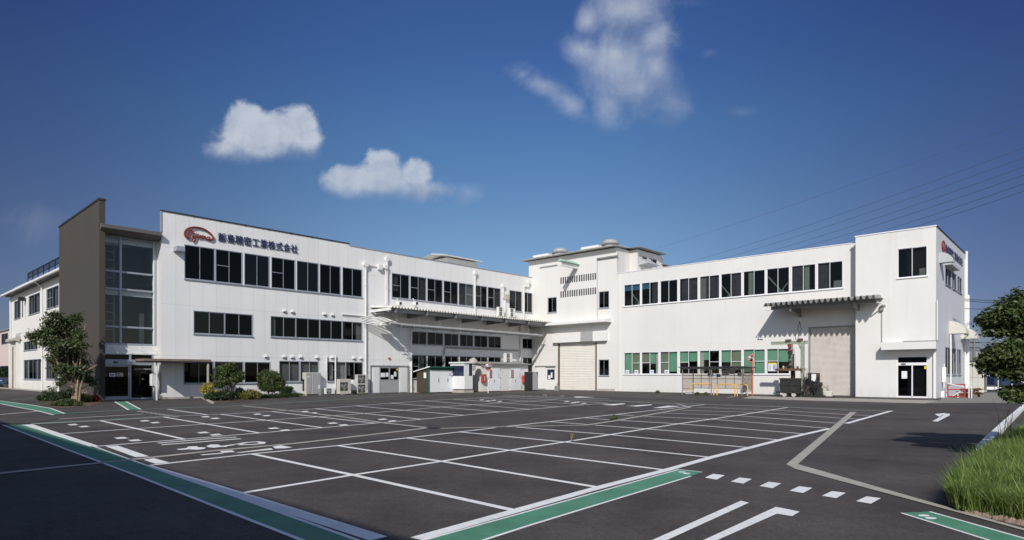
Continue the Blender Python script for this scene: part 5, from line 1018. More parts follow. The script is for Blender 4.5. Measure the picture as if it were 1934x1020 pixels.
# green shed
x0, p = put(PL, 809.7, 742.6); t = thing('storage_shed', 'small dark green framed shed with three scratched white doors and a tilted roof', 'shed', PL.at(x0, p), PL.rot)
x1 = PL.s(864, p) - x0; h_ = PL.z(811, 694.6, p); D = 1.75
m = MB(); m.box(0, x1, .03, D, .05, h_ - .1); m.build('wall', 'timber_dark', t)
m = MB(); m.box(-.02, .1, -.04, .06, 0, h_); m.box(x1 - .1, x1 + .02, -.04, .06, 0, h_); m.box(.1, x1 - .1, -.04, .06, h_ - .2, h_); m.build('frame', 'teal', t)
m = MB(); m.prism([(-.3, h_ + .12), (-.3, h_ + .02), (D + .3, h_ - .42), (D + .3, h_ - .36)], 'x', -.12, x1 + .35); m.build('roof', 'teal', t)
m = MB(); m.prism([(-.32, h_ + .14), (-.32, h_ + .05), (D + .32, h_ - .40), (D + .32, h_ - .32)], 'x', -.19, -.12); m.build('barge_board', 'white', t)
dw = (x1 - .2) / 3
for i in range(3):
    m = MB(); a0 = .1 + i * dw; m.box(a0 + .012, a0 + dw - .012, -.03, .02, .08, h_ - .22); d = m.build('door', 'white_clean', t)
    if i < 2: m = MB(); m.box(a0 + dw - .07, a0 + dw - .01, -.06, -.031, 1.0, 1.35); m.build('handle', 'black', d)
    else: m = MB(); [m.box(a0 + .15 + .28 * a_, a0 + .32 + .28 * a_, -.036, -.031, 1.45 + .14 * b_, 1.52 + .14 * b_) for a_ in (0, 1) for b_ in range(5) if (a_ + b_) % 3]; m.build('lettering', 'paper_ink', d)
m = MB(); m.box(-.03, -.001, .35, .7, h_ - .95, h_ - .45); m.build('notice', 'paper', t)
# pump booth
x0, p = put(PL, 877, 742); t = thing('pump_booth', 'narrow cream booth with dark glazed upper sides between the two sheds', 'booth', PL.at(x0, p), PL.rot)
x1 = PL.s(893, p) - x0; h_ = PL.z(878, 684.5, p); D = 2.0
m = MB(); m.box(-.05, x1 + .05, -.05, D, 0, .25); m.build('base', 'concrete_light', t)
m = MB(); m.bevbox(0, x1, 0, D, .34, h_ * .55, .02); m.box(0, x1 * .55, 0, .06, h_ * .55, h_ - .08); m.box(0, .06, .06, D, h_ - .3, h_ - .08); m.box(x1 - .06, x1, 0, D, h_ * .55, h_ - .08); m.build('body', 'ac_white', t)
m = MB(); m.box(.02, x1 - .07, .08, D, h_ * .55, h_ - .31); m.box(x1 * .56, x1 - .07, .01, .07, h_ * .56, h_ - .1); m.build('dark_panel', 'navy_glass', t)
m = MB(); m.bevbox(-.12, x1 + .1, -.1, D + .1, h_ - .08, h_ + .05, .02); m.build('roof', 'ac_white', t); m = MB(); m.box(.05, x1 - .05, .05, D - .1, .25, .34); m.build('skirt', 'black', t)
pz = PL.z(893, 681, p); t = thing('flood_lamp', 'tilted round shaded flood lamp above the cream booth', 'lamp', PL.at(PL.s(893, p), p, 0), PL.rot)
m = MB(); m.tube([(.3, .4, 1.3), (.3, .4, pz)], .045, 8); m.build('post', 'black', t); m = MB(); m.lathe((0, 0, 0), [(.42, -.1), (.4, 0), (.2, .2), (.1, .25)], 16); o = m.build('lamp_shade', 'concrete', t); o.location = (.2, .1, pz); o.rotation_euler = (.5, -.15, 0)
m = MB(); m.bevbox(.12, .5, .1, .4, pz - .95, pz - .5, .03); m.build('control_box', 'ac_beige', t)
# long white shed
x0, p = put(PL, 908, 740.6); t = thing('long_storage_shed', 'long low white shed with corrugated roof and two double doors', 'shed', PL.at(x0, p), PL.rot)
x1 = PL.s(997.5, p) - x0; h_ = PL.z(908, 687.6, p); D = 1.5
DR = [(PL.s(922, p) - x0, PL.s(945, p) - x0), (PL.s(963, p) - x0, PL.s(984.5, p) - x0)]
m = MB(); m.box(0, x1, 0, D, .06, h_); m.build('wall', 'wall_wing', t); m = MB(); m.box(-.03, x1 + .03, -.02, D, 0, .06); m.build('base', 'rust', t)
m = MB(); corrugated(m, -.25, x1 + .3, -.35, h_ + .0, D + .2, h_ + .22, .26, .08); m.build('roof', 'grey_metal', t)
for k, (a0, a1) in enumerate(DR):
    hw_ = (a1 - a0) / 2
    for j in (0, 1):
        m = MB(); m.box(a0 + j * hw_ + .01, a0 + (j + 1) * hw_ - .01, -.035, -.002, .1, h_ - .35); d = m.build('door', 'white_clean', t)
        if j == 0:
            m = MB(); m.box(a0 + .18, a0 + .52, -.042, -.036, 1.35, 2.2); q = m.build('door_sign', 'sign_red', d)
            for ii, ch in enumerate('危険物庫'): text_obj('lettering', ch, .17, 'paper', q, (a0 + .35, -.0425, 2.02 - ii * .19), extrude=.001)
            m = MB(); m.box(a0 + hw_ - .07, a0 + hw_ - .02, -.06, -.036, .95, 1.2); m.build('handle', 'black', d)
        else:
            for ii, ch in enumerate('火気厳禁'): text_obj('lettering', ch, .16, 'paper_ink', d, (a0 + hw_ + .62, -.0365, 2.0 - ii * .2), extrude=.001)
    for zz_ in (.35, 1.3, h_ - .55):
        m = MB(); [m.box(xx - .03, xx + .03, -.05, -.036, zz_, zz_ + .12) for xx in (a0 + .02, a1 - .02)]; m.build('hinge', 'black', t)
for k, (u, v, l) in enumerate(((912.5, 708, 'red hydrant box on the left part of the long white shed, beside the round mirror'), (989.5, 709, 'red hydrant box at the right end of the long white shed, beside the dark cabinet'))):
    xx = PL.s(u, p + .1); t = thing('hydrant_box', l, 'fire box', PL.at(xx, p + .03, PL.z(u, v + 14, p)), PL.rot, 'red boxes on the long shed')
    m = MB(); m.bevbox(-.25, .28, -.28 - .25 * k, -.02, 0, .78, .02); m.build('box', 'red_paint', t); m = MB(); [m.box(-.06, .06, -.286, -.281, .2 + .14 * i, .28 + .14 * i) for i in range(3)]; m.build('lettering', 'paper', t)
def mirror(label, P, u, vb, vt, du, vc, r, pole='orange', rim='orange'):
    x0, p = put(P, u, vb); t = thing('traffic_mirror', label, 'mirror', P.at(x0, p), 0); Y = P.at(x0, p).y; zt_ = CH + (HY - vt) / F * Y; zc_ = CH + (HY - vc) / F * Y; R = r / F * Y; dx = du / F * Y
    m = MB(); m.tube([(0, 0, 0), (0, 0, zt_)], .04, 10); m.build('pole', pole, t)
    m = MB(); m.lathe((0, 0, 0), [(R, 0), (R * .85, .035), (R * .55, .075), (R * .2, .1), (.01, .105)], 28); o = m.build('mirror_face', 'mirror', t, smooth=True); o.location = (dx, -.12, zc_); o.rotation_euler = (R_(96), 0, R_(12))
    m = MB(); m.ring((0, 0, 0), (0, 0, 1), R, .035, 28, 6); m.lathe((0, 0, -.1), [(R * .4, 0), (R * .98, .09)], 20); o2 = m.build('mirror_rim', rim, t); o2.location = o.location; o2.rotation_euler = o.rotation_euler
    m = MB(); m.box(-.05, .05, -.12, .05, zc_ - .05, zc_ + .05); m.build('clamp', pole, t); return t
mirror('round orange rimmed traffic mirror hanging in front of the long white shed', PL, 922, 742.3, 686, 0, 693, 6.2, 'pipe_white')
x0, p = put(PL, 1006, 739); t = thing('electric_cabinet', 'grey cabinet with black left side at the right end of the long white shed', 'cabinet', PL.at(x0, p), PL.rot)
m = MB(); h_ = PL.z(1006, 702, p); x1 = PL.s(1016.5, p) - x0; m.bevbox(0, x1, 0, 1.1, .12, h_, .02); m.build('body', 'ac_grey', t); m = MB(); m.box(-.05, -.003, 0, 1.1, 0, h_ - .02); m.box(0, x1, .02, 1.0, 0, .12); m.build('side_panel', 'black', t); m = MB(); m.box(x1 - .25, x1 - .12, -.05, -.001, h_ - .2, h_ - .08); m.build('lamp', 'black', t)
x0, p = put(PR, 1052, 738.2); t = thing('lift_motor', 'small grey motor box at the foot of the white shutter', 'motor', PR.at(x0, p), PR.rot); m = MB(); m.bevbox(-.2, .2, -.2, .2, 0, .5, .04); m.tube([(0, 0, .5), (0, .1, .8)], .06, 8); m.build('body', 'grey_metal', t)

# ================================================================ THINGS ALONG THE HALL WALL
xl_, p = put(PR, 1289, 745.4); xr_, p2 = put(PR, 1401, 748.2); p = (p + p2) / 2; xl_ = PR.s(1289, p); xr_ = PR.s(1401.5, p); W_ = xr_ - xl_
t = thing('smoking_shelter', 'open steel framed shelter with hazy side sheets and a low roof against the hall', 'shelter', PR.at(xl_, p), PR.rot); D = min(p - .3, 2.0); h_ = (PR.z(1289, 694.5, p) + PR.z(1401, 695.5, p)) / 2
for x in (0, W_ * .5, W_): m = MB(); m.box(x - .03, x + .03, -.03, .03, 0, h_); m.build('post', 'grey_metal', t)
for x in (0, W_): m = MB(); m.box(x - .03, x + .03, D - .03, D + .03, 0, h_); m.build('post', 'grey_metal', t)
m = MB(); 
for zz_ in (.5, 1.32, h_ - .08): m.box(0, W_, D - .02, D + .02, zz_, zz_ + .05); m.box(-.02, .02, .03, D - .03, zz_, zz_ + .05); m.box(W_ - .02, W_ + .02, .03, D - .03, zz_, zz_ + .05)
for i in range(1, 7): x = W_ * i / 7; m.box(x - .018, x + .018, D - .015, D + .015, .5, h_ - .08)
m.box(-.05, W_ + .05, -.04, .04, h_ - .08, h_); m.build('frame', 'grey_metal', t)
for x in (.0, W_): m = MB(); m.box(x - .006, x + .006, .04, D - .04, .32, h_ - .1); m.build('side_sheet', 'poly', t)
m = MB(); m.box(.05, W_ - .05, D + .025, D + .035, .55, h_ - .1); m.build('back_sheet', 'poly', t)
m = MB(); m.prism([(-.3, h_ + .12), (-.3, h_ + .05), (D + .15, h_ - .02), (D + .15, h_ + .05)], 'x', -.25, W_ + .3); m.build('roof', 'dark_metal', t)
m = MB(); [m.box(W_ * f, W_ * f + 1.1, .5, .62, h_ - .2, h_ - .12) for f in (.3, .68)]; m.build('tube_light', 'ac_beige', t)
for f, z_, w_, mt in ((.31, 1.55, .5, 'paper'), (.45, 1.5, .35, 'blue_sheet'), (.57, 1.62, .62, 'paper'), (.68, 1.75, .5, 'paper'), (.82, 1.55, .5, 'paper')):
    m = MB(); m.box(W_ * f - w_ / 2, W_ * f + w_ / 2, D - .06, D - .04, z_, z_ + w_ * .7); n = m.build('notice', mt, t); 
    if mt == 'paper': m = MB(); [m.box(W_ * f - w_ * .35, W_ * f + w_ * .35, D - .066, D - .061, z_ + w_ * .15 * (k + 1), z_ + w_ * .15 * (k + 1) + .02) for k in range(3)]; m.build('print', 'paper_ink', n)
m = MB(); m.box(.1, .7, .3, .7, .05, .25); m.build('ash_box', 'ac_grey', t)
lab = ['leftmost yellow tube rail in front of the smoking shelter', 'middle yellow tube rail in front of the smoking shelter', 'right yellow tube rail, partly behind the shelter side sheet']
r0 = None; pr = p - .55
for (u0, u1), l in zip(((1305, 1348), (1354, 1388), (1392.5, 1412)), lab):
    x0, x1 = PR.s(u0, pr), PR.s(u1, pr); w_ = x1 - x0; t = thing('tube_rail', l, 'rail', PR.at(x0, pr), PR.rot, 'yellow tube rails at the shelter'); h2 = .92
    m = MB(); m.tube([(0, 0, 0), (0, 0, h2 - .2), (.06, 0, h2 - .06), (.22, 0, h2), (w_ - .22, 0, h2), (w_ - .06, 0, h2 - .06), (w_, 0, h2 - .2), (w_, 0, 0)], .045, 8); m.build('rail', 'rail_yellow', t)
mirror('round orange rimmed traffic mirror on an orange pole right of the shelter', PR, 1421.8, 746.6, 667.5, -4, 677, 6.6)
# oily cart under a rusty portal with a hoist
x0, p = put(PR, 1473, 749); P0 = PR.at(x0, p); sc = P0.y / F
ct = thing('scrap_cart', 'grimy dark steel scrap cart on cream wheels under the rusty portal frame', 'cart', P0, PR.rot); w = PR.s(1511, p) - x0; hb = .42; ht = PR.z(1473, 714.5, p)
m = MB(); m.box(0, w, 0, 1.2, hb, hb + .06); m.box(0, w, 0, .05, hb + .06, ht); m.box(0, w, 1.15, 1.2, hb + .06, ht); m.box(0, .05, .05, 1.15, hb + .06, ht); m.box(w - .05, w, .05, 1.15, hb + .06, ht); m.build('bin', 'grimy', ct)
m = MB(); m.box(-.04, w + .04, -.05, -.001, ht - .1, ht + .02); m.box(-.04, w + .04, -.05, -.001, (hb + ht) / 2 - .04, (hb + ht) / 2 + .04); [m.box(x - .03, x + .03, -.045, -.001, hb, ht - .1) for x in (.05, w / 2, w - .05)]; m.box(-.25, w + .15, -.1, 1.3, hb - .14, hb - .01); m.build('frame', 'grimy', ct)
for x in (.35, w - .45):
    for y in (.05, 1.05): m = MB(); m.tube([(x, y - .12, .16), (x, y + .12, .16)], .16, 14); m.build('wheel', 'ac_beige', ct); 
m = MB(); m.box(w * .45, w * .62, .4, .7, ht - .3, ht + .75); m.build('column', 'black', ct)
pf = thing('portal_hoist', 'rusty pale green portal frame with chain hoist and a brown working tray', 'hoist', P0, PR.rot); q = lambda u: PR.s(u, p) - x0; z_ = lambda v, u=1490: PR.z(u, v, p)
zb_ = z_(646.5)
for u in (1490, 1512.3): m = MB(); x = q(u); m.box(x - .12, x + .12, .33, .53, .0 if u > 1500 else z_(697), zb_ - .1); m.build('post', 'rail_green', pf)
m = MB(); m.box(q(1453), q(1521.5), .34, .5, zb_ - .14, zb_ + .06); m.box(q(1453), q(1521.5), .32, .52, zb_ + .06, zb_ + .1); m.build('beam', 'rail_green', pf)
m = MB(); m.box(q(1481), q(1490), .2, .6, zb_ + .1, zb_ + .24); m.box(q(1504), q(1512), .2, .6, zb_ + .1, zb_ + .28); m.build('trolley', 'rust', pf)
m = MB(); m.tube([(q(1512), .42, zb_ - .9), (q(1505), .42, zb_ - .1)], .05, 6); m.tube([(q(1490), .42, zb_ - .9), (q(1484), .42, zb_ - .1)], .05, 6); m.build('knee_brace', 'rail_green', pf)
m = MB(); m.bevbox(q(1487), q(1492), .1, .35, zb_ - .42, zb_ - .12, .04); m.box(q(1483), q(1495.5), .2, .3, zb_ - .66, zb_ - .58); m.build('hoist_motor', 'red_dull', pf); m = MB(); m.bevbox(q(1486), q(1493), .12, .36, zb_ - .9, zb_ - .68, .04); [m.box(q(1488) - .03 * k, q(1491) + .04 * k, .15, .3, zb_ - 1.2 - .35 * k, zb_ - 1.05 - .35 * k) for k in range(3)]; m.build('hoist_gear', 'grimy', pf)
m = MB(); [m.tube([(q(u0), .2, zb_ - .5), (q((u0 + u1) / 2 + 1), .18, zb_ - 1.9), (q(u1), .2, z_(697))], .012, 4) for u0, u1 in ((1492, 1494), (1496, 1499), (1498, 1502), (1489, 1488))]; m.tube([(q(1497), .2, zb_ - .9), (q(1497), .2, zb_ - 2.0)], .045, 5); m.build('chain', 'black', pf)
m = MB(); m.box(q(1465), q(1513), -.1, 1.0, z_(700.3), z_(696)); [m.box(q(u), q(u) + .12, .1 * k, .1 * k + .15, z_(696), z_(696) + .06 + .06 * (k % 3)) for k, u in enumerate((1470, 1476, 1481, 1487, 1493, 1500, 1506))]; m.build('tray', 'rust', pf)
m = MB(); m.box(q(1477.5), q(1479.5), .1, .2, z_(696), z_(691)); m.build('bottle', 'ac_white', pf)
# control machine
x0, p = put(PR, 1519, 750.5); t = thing('old_machine', 'dark oily machine with hoses and a white control box in front of the shutter', 'machine', PR.at(x0, p), PR.rot); q = lambda u: PR.s(u, p) - x0; z_ = lambda v: PR.z(1530, v, p)
m = MB(); m.box(q(1520), q(1551), -.1, 1.1, .0, .16); m.build('base', 'grimy', t)
m = MB(); m.bevbox(q(1531), q(1545), .1, .5, z_(729), z_(704.5), .04); m.build('cabinet', 'timber_dark', t); m = MB(); m.bevbox(q(1532.5), q(1541), -.05, .09, z_(720), z_(706.5), .02); m.build('control_box', 'ac_white', t)
m = MB(); m.bevbox(q(1519), q(1534), .1, .9, .16, z_(716), .08); m.bevbox(q(1534), q(1548), .3, .9, .16, z_(732), .08); m.bevbox(q(1521), q(1529), .2, .6, z_(718), z_(704), .05); m.prism([(q(1531), z_(731)), (q(1547), z_(722)), (q(1548), z_(727)), (q(1536), z_(745)), (q(1530), z_(745))], 'y', .15, .8); m.build('body', 'grimy', t)
m = MB(); rr = random.Random(3)
for i in range(16):
    a_, b_ = rr.uniform(q(1518), q(1540)), rr.uniform(q(1520), q(1548)); m.tube([(a_, rr.uniform(-.1, .1), rr.uniform(.15, .5)), ((a_ + b_) / 2 + rr.uniform(-.3, .3), -.12, rr.uniform(.7, 1.5)), (b_, .1, rr.uniform(1.0, z_(708)))], rr.uniform(.02, .045), 6)
m.build('hose', 'black', t)
m = MB(); [m.tube([(q(u), .2, .1), (q(u), .2, z_(v))], .03, 6) for u, v in ((1519, 711), (1521, 694.5), (1523.5, 696))]; m.build('lever', 'ac_beige', t); m = MB(); m.bevbox(q(1521), q(1530), -.05, .2, .2, z_(728), .05); m.build('motor', 'timber_dark', t)
x0, p = put(PR, 1546, 750.2); t = thing('pump_unit', 'small cream pump with pipes on the ground before the shutter', 'pump', PR.at(x0, p), PR.rot)
m = MB(); m.bevbox(.25, .85, .1, .6, .08, .48, .08); m.tube([(-.05, .3, .35), (.3, .3, .35)], .16, 12); m.build('body', 'hood_cream', t); m = MB(); m.tube([(.1, .2, .3), (.1, .2, .75), (.35, .2, .8), (.6, .25, .6), (.7, .25, .45)], .045, 8); m.tube([(.55, .3, .45), (.55, .3, .9)], .06, 8); m.build('pipe', 'rail_green', t); m = MB(); m.box(-.1, .95, .0, .7, .0, .08); m.build('skid', 'black', t)

# ================================================================ RIGHT OF THE TOWER
def boxthing(name, label, cat, u0, u1, vb, vt, D, mat, parts=(), feet=True, rot=None, P=PR):
    x0, p = put(P, u0, vb); t = thing(name, label, cat, P.at(x0, p), P.rot); w = P.s(u1, p) - x0; h_ = P.z(u0, vt, p); m = MB(); m.bevbox(0, w, 0, D, .1, h_, .03); m.build('body', mat, t); m = MB(); [m.box(a_, a_ + .12, .05, D - .05, 0, .1) for a_ in (.05, w - .17)]; m.build('feet', 'black', t); return t, w, h_
t, w, h_ = boxthing('transformer_cabinet', 'large beige transformer cabinet on short feet right of the tower', 'cabinet', 1827, 1858, 743, 685, 2.6, 'hood_cream')
m = MB(); [m.box(w * f - .01, w * f + .01, -.015, -.001, .2, h_ - .1) for f in (.33, .66)]; m.box(.05, w - .05, -.015, -.001, h_ * .52, h_ * .52 + .02); m.build('panel_joint', 'grey_metal', t); m = MB(); m.box(w * .2, w * .28, -.02, -.001, h_ * .3, h_ * .34); m.build('label_plate', 'paper', t)
m = MB(); [m.box(w + .001, w + .015, .3 + k * .75, .6 + k * .75, .3, h_ - .2) for k in range(3)]; m.build('side_vent', 'black', t)
for (u0, u1, vb, vt, l) in ((1778.5, 1786.5, 738, 693.5, 'tall white meter box on a stand against the tower end wall'), (1777, 1789, 751, 738.5, 'low white junction box on the ground by the tower end wall')):
    x0, p = put(PR, u0, 751 if vt < 700 else vb); t = thing('meter_box', l, 'meter box', PR.at(x0, p), PR.rot); w = PR.s(u1, p) - x0; m = MB(); a_, b_ = PR.z(u0, 722 if vt < 700 else vb, p), PR.z(u0, vt, p); m.bevbox(0, w, 0, .25, max(a_, 0), b_, .02); m.build('box', 'ac_white', t)
    m = MB(); m.tube([(w / 2, .1, 0), (w / 2, .1, b_ + .25)], .04, 8); m.build('stand', 'pipe_white', t)
x0, p = put(PR, 1789, 751.5); t = thing('guard_rail', 'worn red and white tubular guard rail beside the tower', 'rail', PR.at(x0, p), PR.rot); q = lambda u: PR.s(u, p) - x0; z_ = lambda v: PR.z(1800, v, p)
m = MB()
for u in (1790, 1822): m.tube([(q(u), 0, 0), (q(u), 0, z_(725.5))], .045, 8)
for v in (727, 736, 749): m.tube([(q(1790), 0, z_(v)), (q(1823), 0, z_(v) + .05)], .04, 8)
m.build('rail', 'red_paint', t)
m = MB(); m.tube([(q(1791), -.06, z_(725)), (q(1823), -.2, z_(731))], .035, 8); [m.tube([(q(u), .3, 0), (q(u), .3, z_(728))], .04, 8) for u in (1808, 1829, 1834)]; m.tube([(q(1796), .2, .1), (q(1819), .2, z_(737))], .04, 6); m.build('white_rail', 'pipe_white', t)
t = thing('pipe_stack', 'low heap of dark pipes and valves behind the red guard rail', 'pipes', PR.at(x0 + .3, p - 1.2), PR.rot); m = MB(); rr = random.Random(5)
for i in range(12): m.tube([(rr.uniform(0, 1.8), rr.uniform(-.3, .3), rr.uniform(.1, .6)), (rr.uniform(0, 1.8), rr.uniform(-.3, .3), rr.uniform(.1, .7))], rr.uniform(.04, .09), 8)
m.build('pipes', 'rust', t)
# chain link / white fences and far buildings
t = thing('white_fence', 'low white board fence with mesh panels behind the pine tree', 'fence', G(1860, 738), PR.rot * 0); m = MB(); b0, b1 = G(1860, 738), G(2080, 741); dv = b1 - b0
def seg(m, f0, f1, z0, z1, th=.06): a0 = dv * f0; a1 = dv * f1; m.box(a0.x, a1.x, a0.y - th, a0.y + th, z0, z1)
seg(m, 0, 1, .12, .42); seg(m, 0, 1, 1.55, 1.65); m.build('board', 'white', t)
for i in range(9): m = MB(); seg(m, i / 8 - .004, i / 8 + .004, 0, 1.7, .05); m.build('post', 'white', t)
t = thing('grey_van', 'dark van parked behind the white fence, half hidden by the tree', 'van', G(1878, 732), 0.1)
m = MB(); m.prism([(0, .35), (0, 1.2), (.5, 1.9), (3.6, 1.95), (3.9, 1.1), (3.95, .35)], 'y', 0, 1.6); m.build('body', 'van_blue', t); m = MB(); m.prism([(.35, 1.25), (.68, 1.78), (3.4, 1.82), (3.6, 1.25)], 'y', -.01, -.002); m.build('window', 'navy_glass', t); [MB().disc((x, -.03, .33), (0, 1, 0), .33, .25).build('wheel', 'tyre', t) for x in (.8, 3.1)]
# distant houses and ridge
for (u0, u1, vt, Y, l, mt, rm) in ((1845, 1885, 690, 120, 'far pale house right of the transformer cabinet', 'wall_wing', 'tile_grey'), (1890, 1990, 684, 135, 'far cream house behind the tree and fence', 'hood_cream', 'dark_metal'), (1800, 1842, 702, 160, 'far low roof between tower and cabinet', 'wall_wing', 'tile_grey')):
    a_ = at(u0, vt, Y); b_ = at(u1, vt, Y); t = thing('distant_house', l, 'house', (a_.x, Y, 0), 0); w = b_.x - a_.x; hh_ = a_.z; m = MB(); ww = [(w * .15 + i * w * .28, w * .15 + i * w * .28 + w * .15, hh_ * .35, hh_ * .6) for i in range(3)]; wall(m, 0, w, 0, hh_ * .78, ww, depth=.2); m.build('wall', mt, t)
    m = MB(); m.prism([(-.5, hh_ * .76), (4, hh_ + .4), (8.5, hh_ * .76)], 'x', -.5, w + .5); m.build('roof', rm, t); m = MB(); [m.box(q_[0] - .05, q_[1] + .05, .21, .3, q_[2] - .05, q_[3] + .05) for q_ in ww]; m.build('window', 'navy_glass', t)
hm = MB(); rr = random.Random(11); k = 60
for i in range(k + 1):
    x = -300 + 3300 * i / k; hh_ = 22 + 14 * math.sin(i * .5) + 8 * math.sin(i * 1.7) + rr.uniform(-3, 3); hm.v += [(x, 1500, -1), (x, 1620, max(hh_, 4)), (x, 1900, -1)]
for i in range(k): q = 3 * i; hm.f += [(q, q + 3, q + 4, q + 1), (q + 1, q + 4, q + 5, q + 2)]
tag(hm.build('distant_hills', 'hill'), kind='structure')
hm = MB()
for i in range(31): x = -2600 + 2300 * i / 30; hh_ = 16 + 6 * math.sin(i * .6) + rr.uniform(-2, 2); hm.v += [(x, 1500, -1), (x, 1620, hh_), (x, 1900, -1)]
for i in range(30): q = 3 * i; hm.f += [(q, q + 3, q + 4, q + 1), (q + 1, q + 4, q + 5, q + 2)]
tag(hm.build('distant_hills', 'hill'), kind='structure')
# utility poles
for (u, vt, Y, l) in ((1839.5, 641, 70, 'utility pole with cross arms just right of the tower'), (1858, 668, 110, 'thinner far utility pole, left of the tree crowns'), (1911, 600, 85, 'grey concrete pole behind the upper tree crown')):
    h_ = at(u, vt, Y).z; t = thing('utility_pole', l, 'utility pole', at(u, HY, Y).xy.to_3d(), .3, 'poles right of the tower'); m = MB(); m.tube([(0, 0, 0), (0, 0, h_)], [.17, .11], 10); m.build('pole', 'pole_grey', t)
    m = MB(); [m.box(-.9, .9, -.05, .05, h_ - .4 - k * .6, h_ - .3 - k * .6) for k in range(2)]; m.build('cross_arm', 'grimy', t); m = MB(); m.tube([(.3, 0, h_ - 2.2), (.3, 0, h_ - 1.4)], .25, 10); [m.tube([(x, 0, h_ - .3), (x, 0, h_ - .1)], .06, 6) for x in (-.8, -.3, .3, .8)]; m.build('transformer', 'grey_metal', t)
def wire(name, label, a_, b_, sag, r, mat='wire_far', n=24, group=None):
    m = MB(); a_, b_ = Vector(a_), Vector(b_); pts = []
    for i in range(n + 1): f = i / n; q_ = a_.lerp(b_, f); q_.z -= sag * 4 * f * (1 - f); pts.append(q_)
    m.tube([p_ - a_ for p_ in pts], r, 5); o = m.build(name, mat); o.location = a_; tag(o, label, 'power line', group); return o
words = ['uppermost thick', 'second highest', 'third highest', 'fourth highest', 'fifth highest', 'lowest']
def thru(u0, v0, Y0, u1, v1, Y1, f0, f1): a_, b_ = at(u0, v0, Y0), at(u1, v1, Y1); return a_.lerp(b_, f0), a_.lerp(b_, f1)
for k, (a_, b_) in enumerate((((1266, 493), (1934, 254)), ((1283, 498.5), (1934, 273)), ((1339, 493), (1934, 290)), ((1395, 485.5), (1934, 305.7)), ((1455.7, 480), (1934, 322)), ((1512, 470), (1934, 336)))):
    q0, q1 = thru(*a_, 170, *b_, 80, -.35, 1.35); wire('power_line', words[k] + ' of the six slanting cables above the factory hall', q0, q1, 2.6, .028, group='slanting cables in the sky')
q0, q1 = thru(1240, 463, 230, 1934, 219, 110, -.3, 1.3); wire('power_line', 'thin single wire high above the six slanting cables', q0, q1, 2.0, .026)
for k, (v0, v1, l) in enumerate(((565, 557, 'highest short wire from the tower to the tree'), (568, 563, 'second short wire from the tower to the tree'), (583, 569, 'low short wire crossing to the tree'), (690, 606, 'dark drooping wire between tower and the tree crowns'))):
    if k == 3: v0, v1 = 632, 616
    q0 = at(1822, v0, 48 if k != 3 else 52); q1 = at(1990, v1, 75); wire('service_wire', l, q0, q1, .35, .025 if k < 3 else .05, 'wire')
for v0, v1, l in ((646, 640, 'upper thin far wire over the cabinet'), (661, 652, 'lower thin far wire over the cabinet')): wire('service_wire', l, at(1830, v0, 70), at(1990, v1, 90), .3, .03, 'wire')

# ================================================================ PLANTS
def leaf_mesh(name, mat, parent, clumps, n, size, shell=.75, flat=.35, loc=(0, 0, 0), seed=1, long=1.7, jit_=.6):
    r = np.random.default_rng(seed); cl = np.array(clumps, float); wt = cl[:, 3] * cl[:, 4] + cl[:, 4] * cl[:, 5] + cl[:, 3] * cl[:, 5]; wt = wt / wt.sum(); idx = r.choice(len(cl), n, p=wt)
    d = r.normal(size=(n, 3)); d /= np.linalg.norm(d, axis=1)[:, None]; rad = (1 - shell * r.random(n) ** 1.7)
    lob = 1 + .22 * np.sin(d[:, 0] * 5 + idx) * np.sin(d[:, 1] * 6 + 2 * idx) + .16 * np.sin(d[:, 2] * 9 + d[:, 0] * 7 + idx * 3)
    c = cl[idx, :3] + d * cl[idx, 3:6] * (rad * lob)[:, None] + r.normal(size=(n, 3)) * size * jit_
    nrm = d * .8 + r.normal(size=(n, 3)) * .7 + np.array([0, 0, flat]); nrm /= np.linalg.norm(nrm, axis=1)[:, None]
    t = np.cross(nrm, r.normal(size=(n, 3))); t /= np.linalg.norm(t, axis=1)[:, None]; b = np.cross(nrm, t); sz = size * (.6 + .8 * r.random(n))[:, None]
    v = np.stack([c - t * sz * long * .5, c + b * sz * .42 - t * sz * .05, c + t * sz * long * .5 + nrm * sz * .12, c - b * sz * .42 - t * sz * .05], 1).reshape(-1, 3)
    me = bpy.data.meshes.new(name); me.vertices.add(4 * n); me.vertices.foreach_set('co', v.astype(np.float32).ravel()); me.loops.add(4 * n); me.loops.foreach_set('vertex_index', np.arange(4 * n, dtype=np.int32)); me.polygons.add(n); me.polygons.foreach_set('loop_start', np.arange(0, 4 * n, 4, dtype=np.int32)); me.update(calc_edges=True)
    a_ = me.attributes.new('leafv', 'FLOAT', 'FACE'); a_.data.foreach_set('value', r.random(n).astype(np.float32)); me.materials.append(M[mat]); o = bpy.data.objects.new(name, me); COL.objects.link(o); o.parent = parent; o.location = loc; return o
def rel(root, u, v, Y): return at(u, v, Y) - Vector(root)
def pclump(root, L, Y, jit=.4, seed=1):
    """clumps given as photo ellipses (u, v, ru, rv) hung in depth around Y"""
    rr = random.Random(seed); out = []
    for (u, v, ru, rv) in L:
        y = Y + rr.uniform(-jit, jit); c = rel(root, u, v, y); a_, b_ = ru / F * y, rv / F * y; out.append((c.x, c.y, c.z, a_, max(a_ * .8, b_ * .8), b_))
    return out
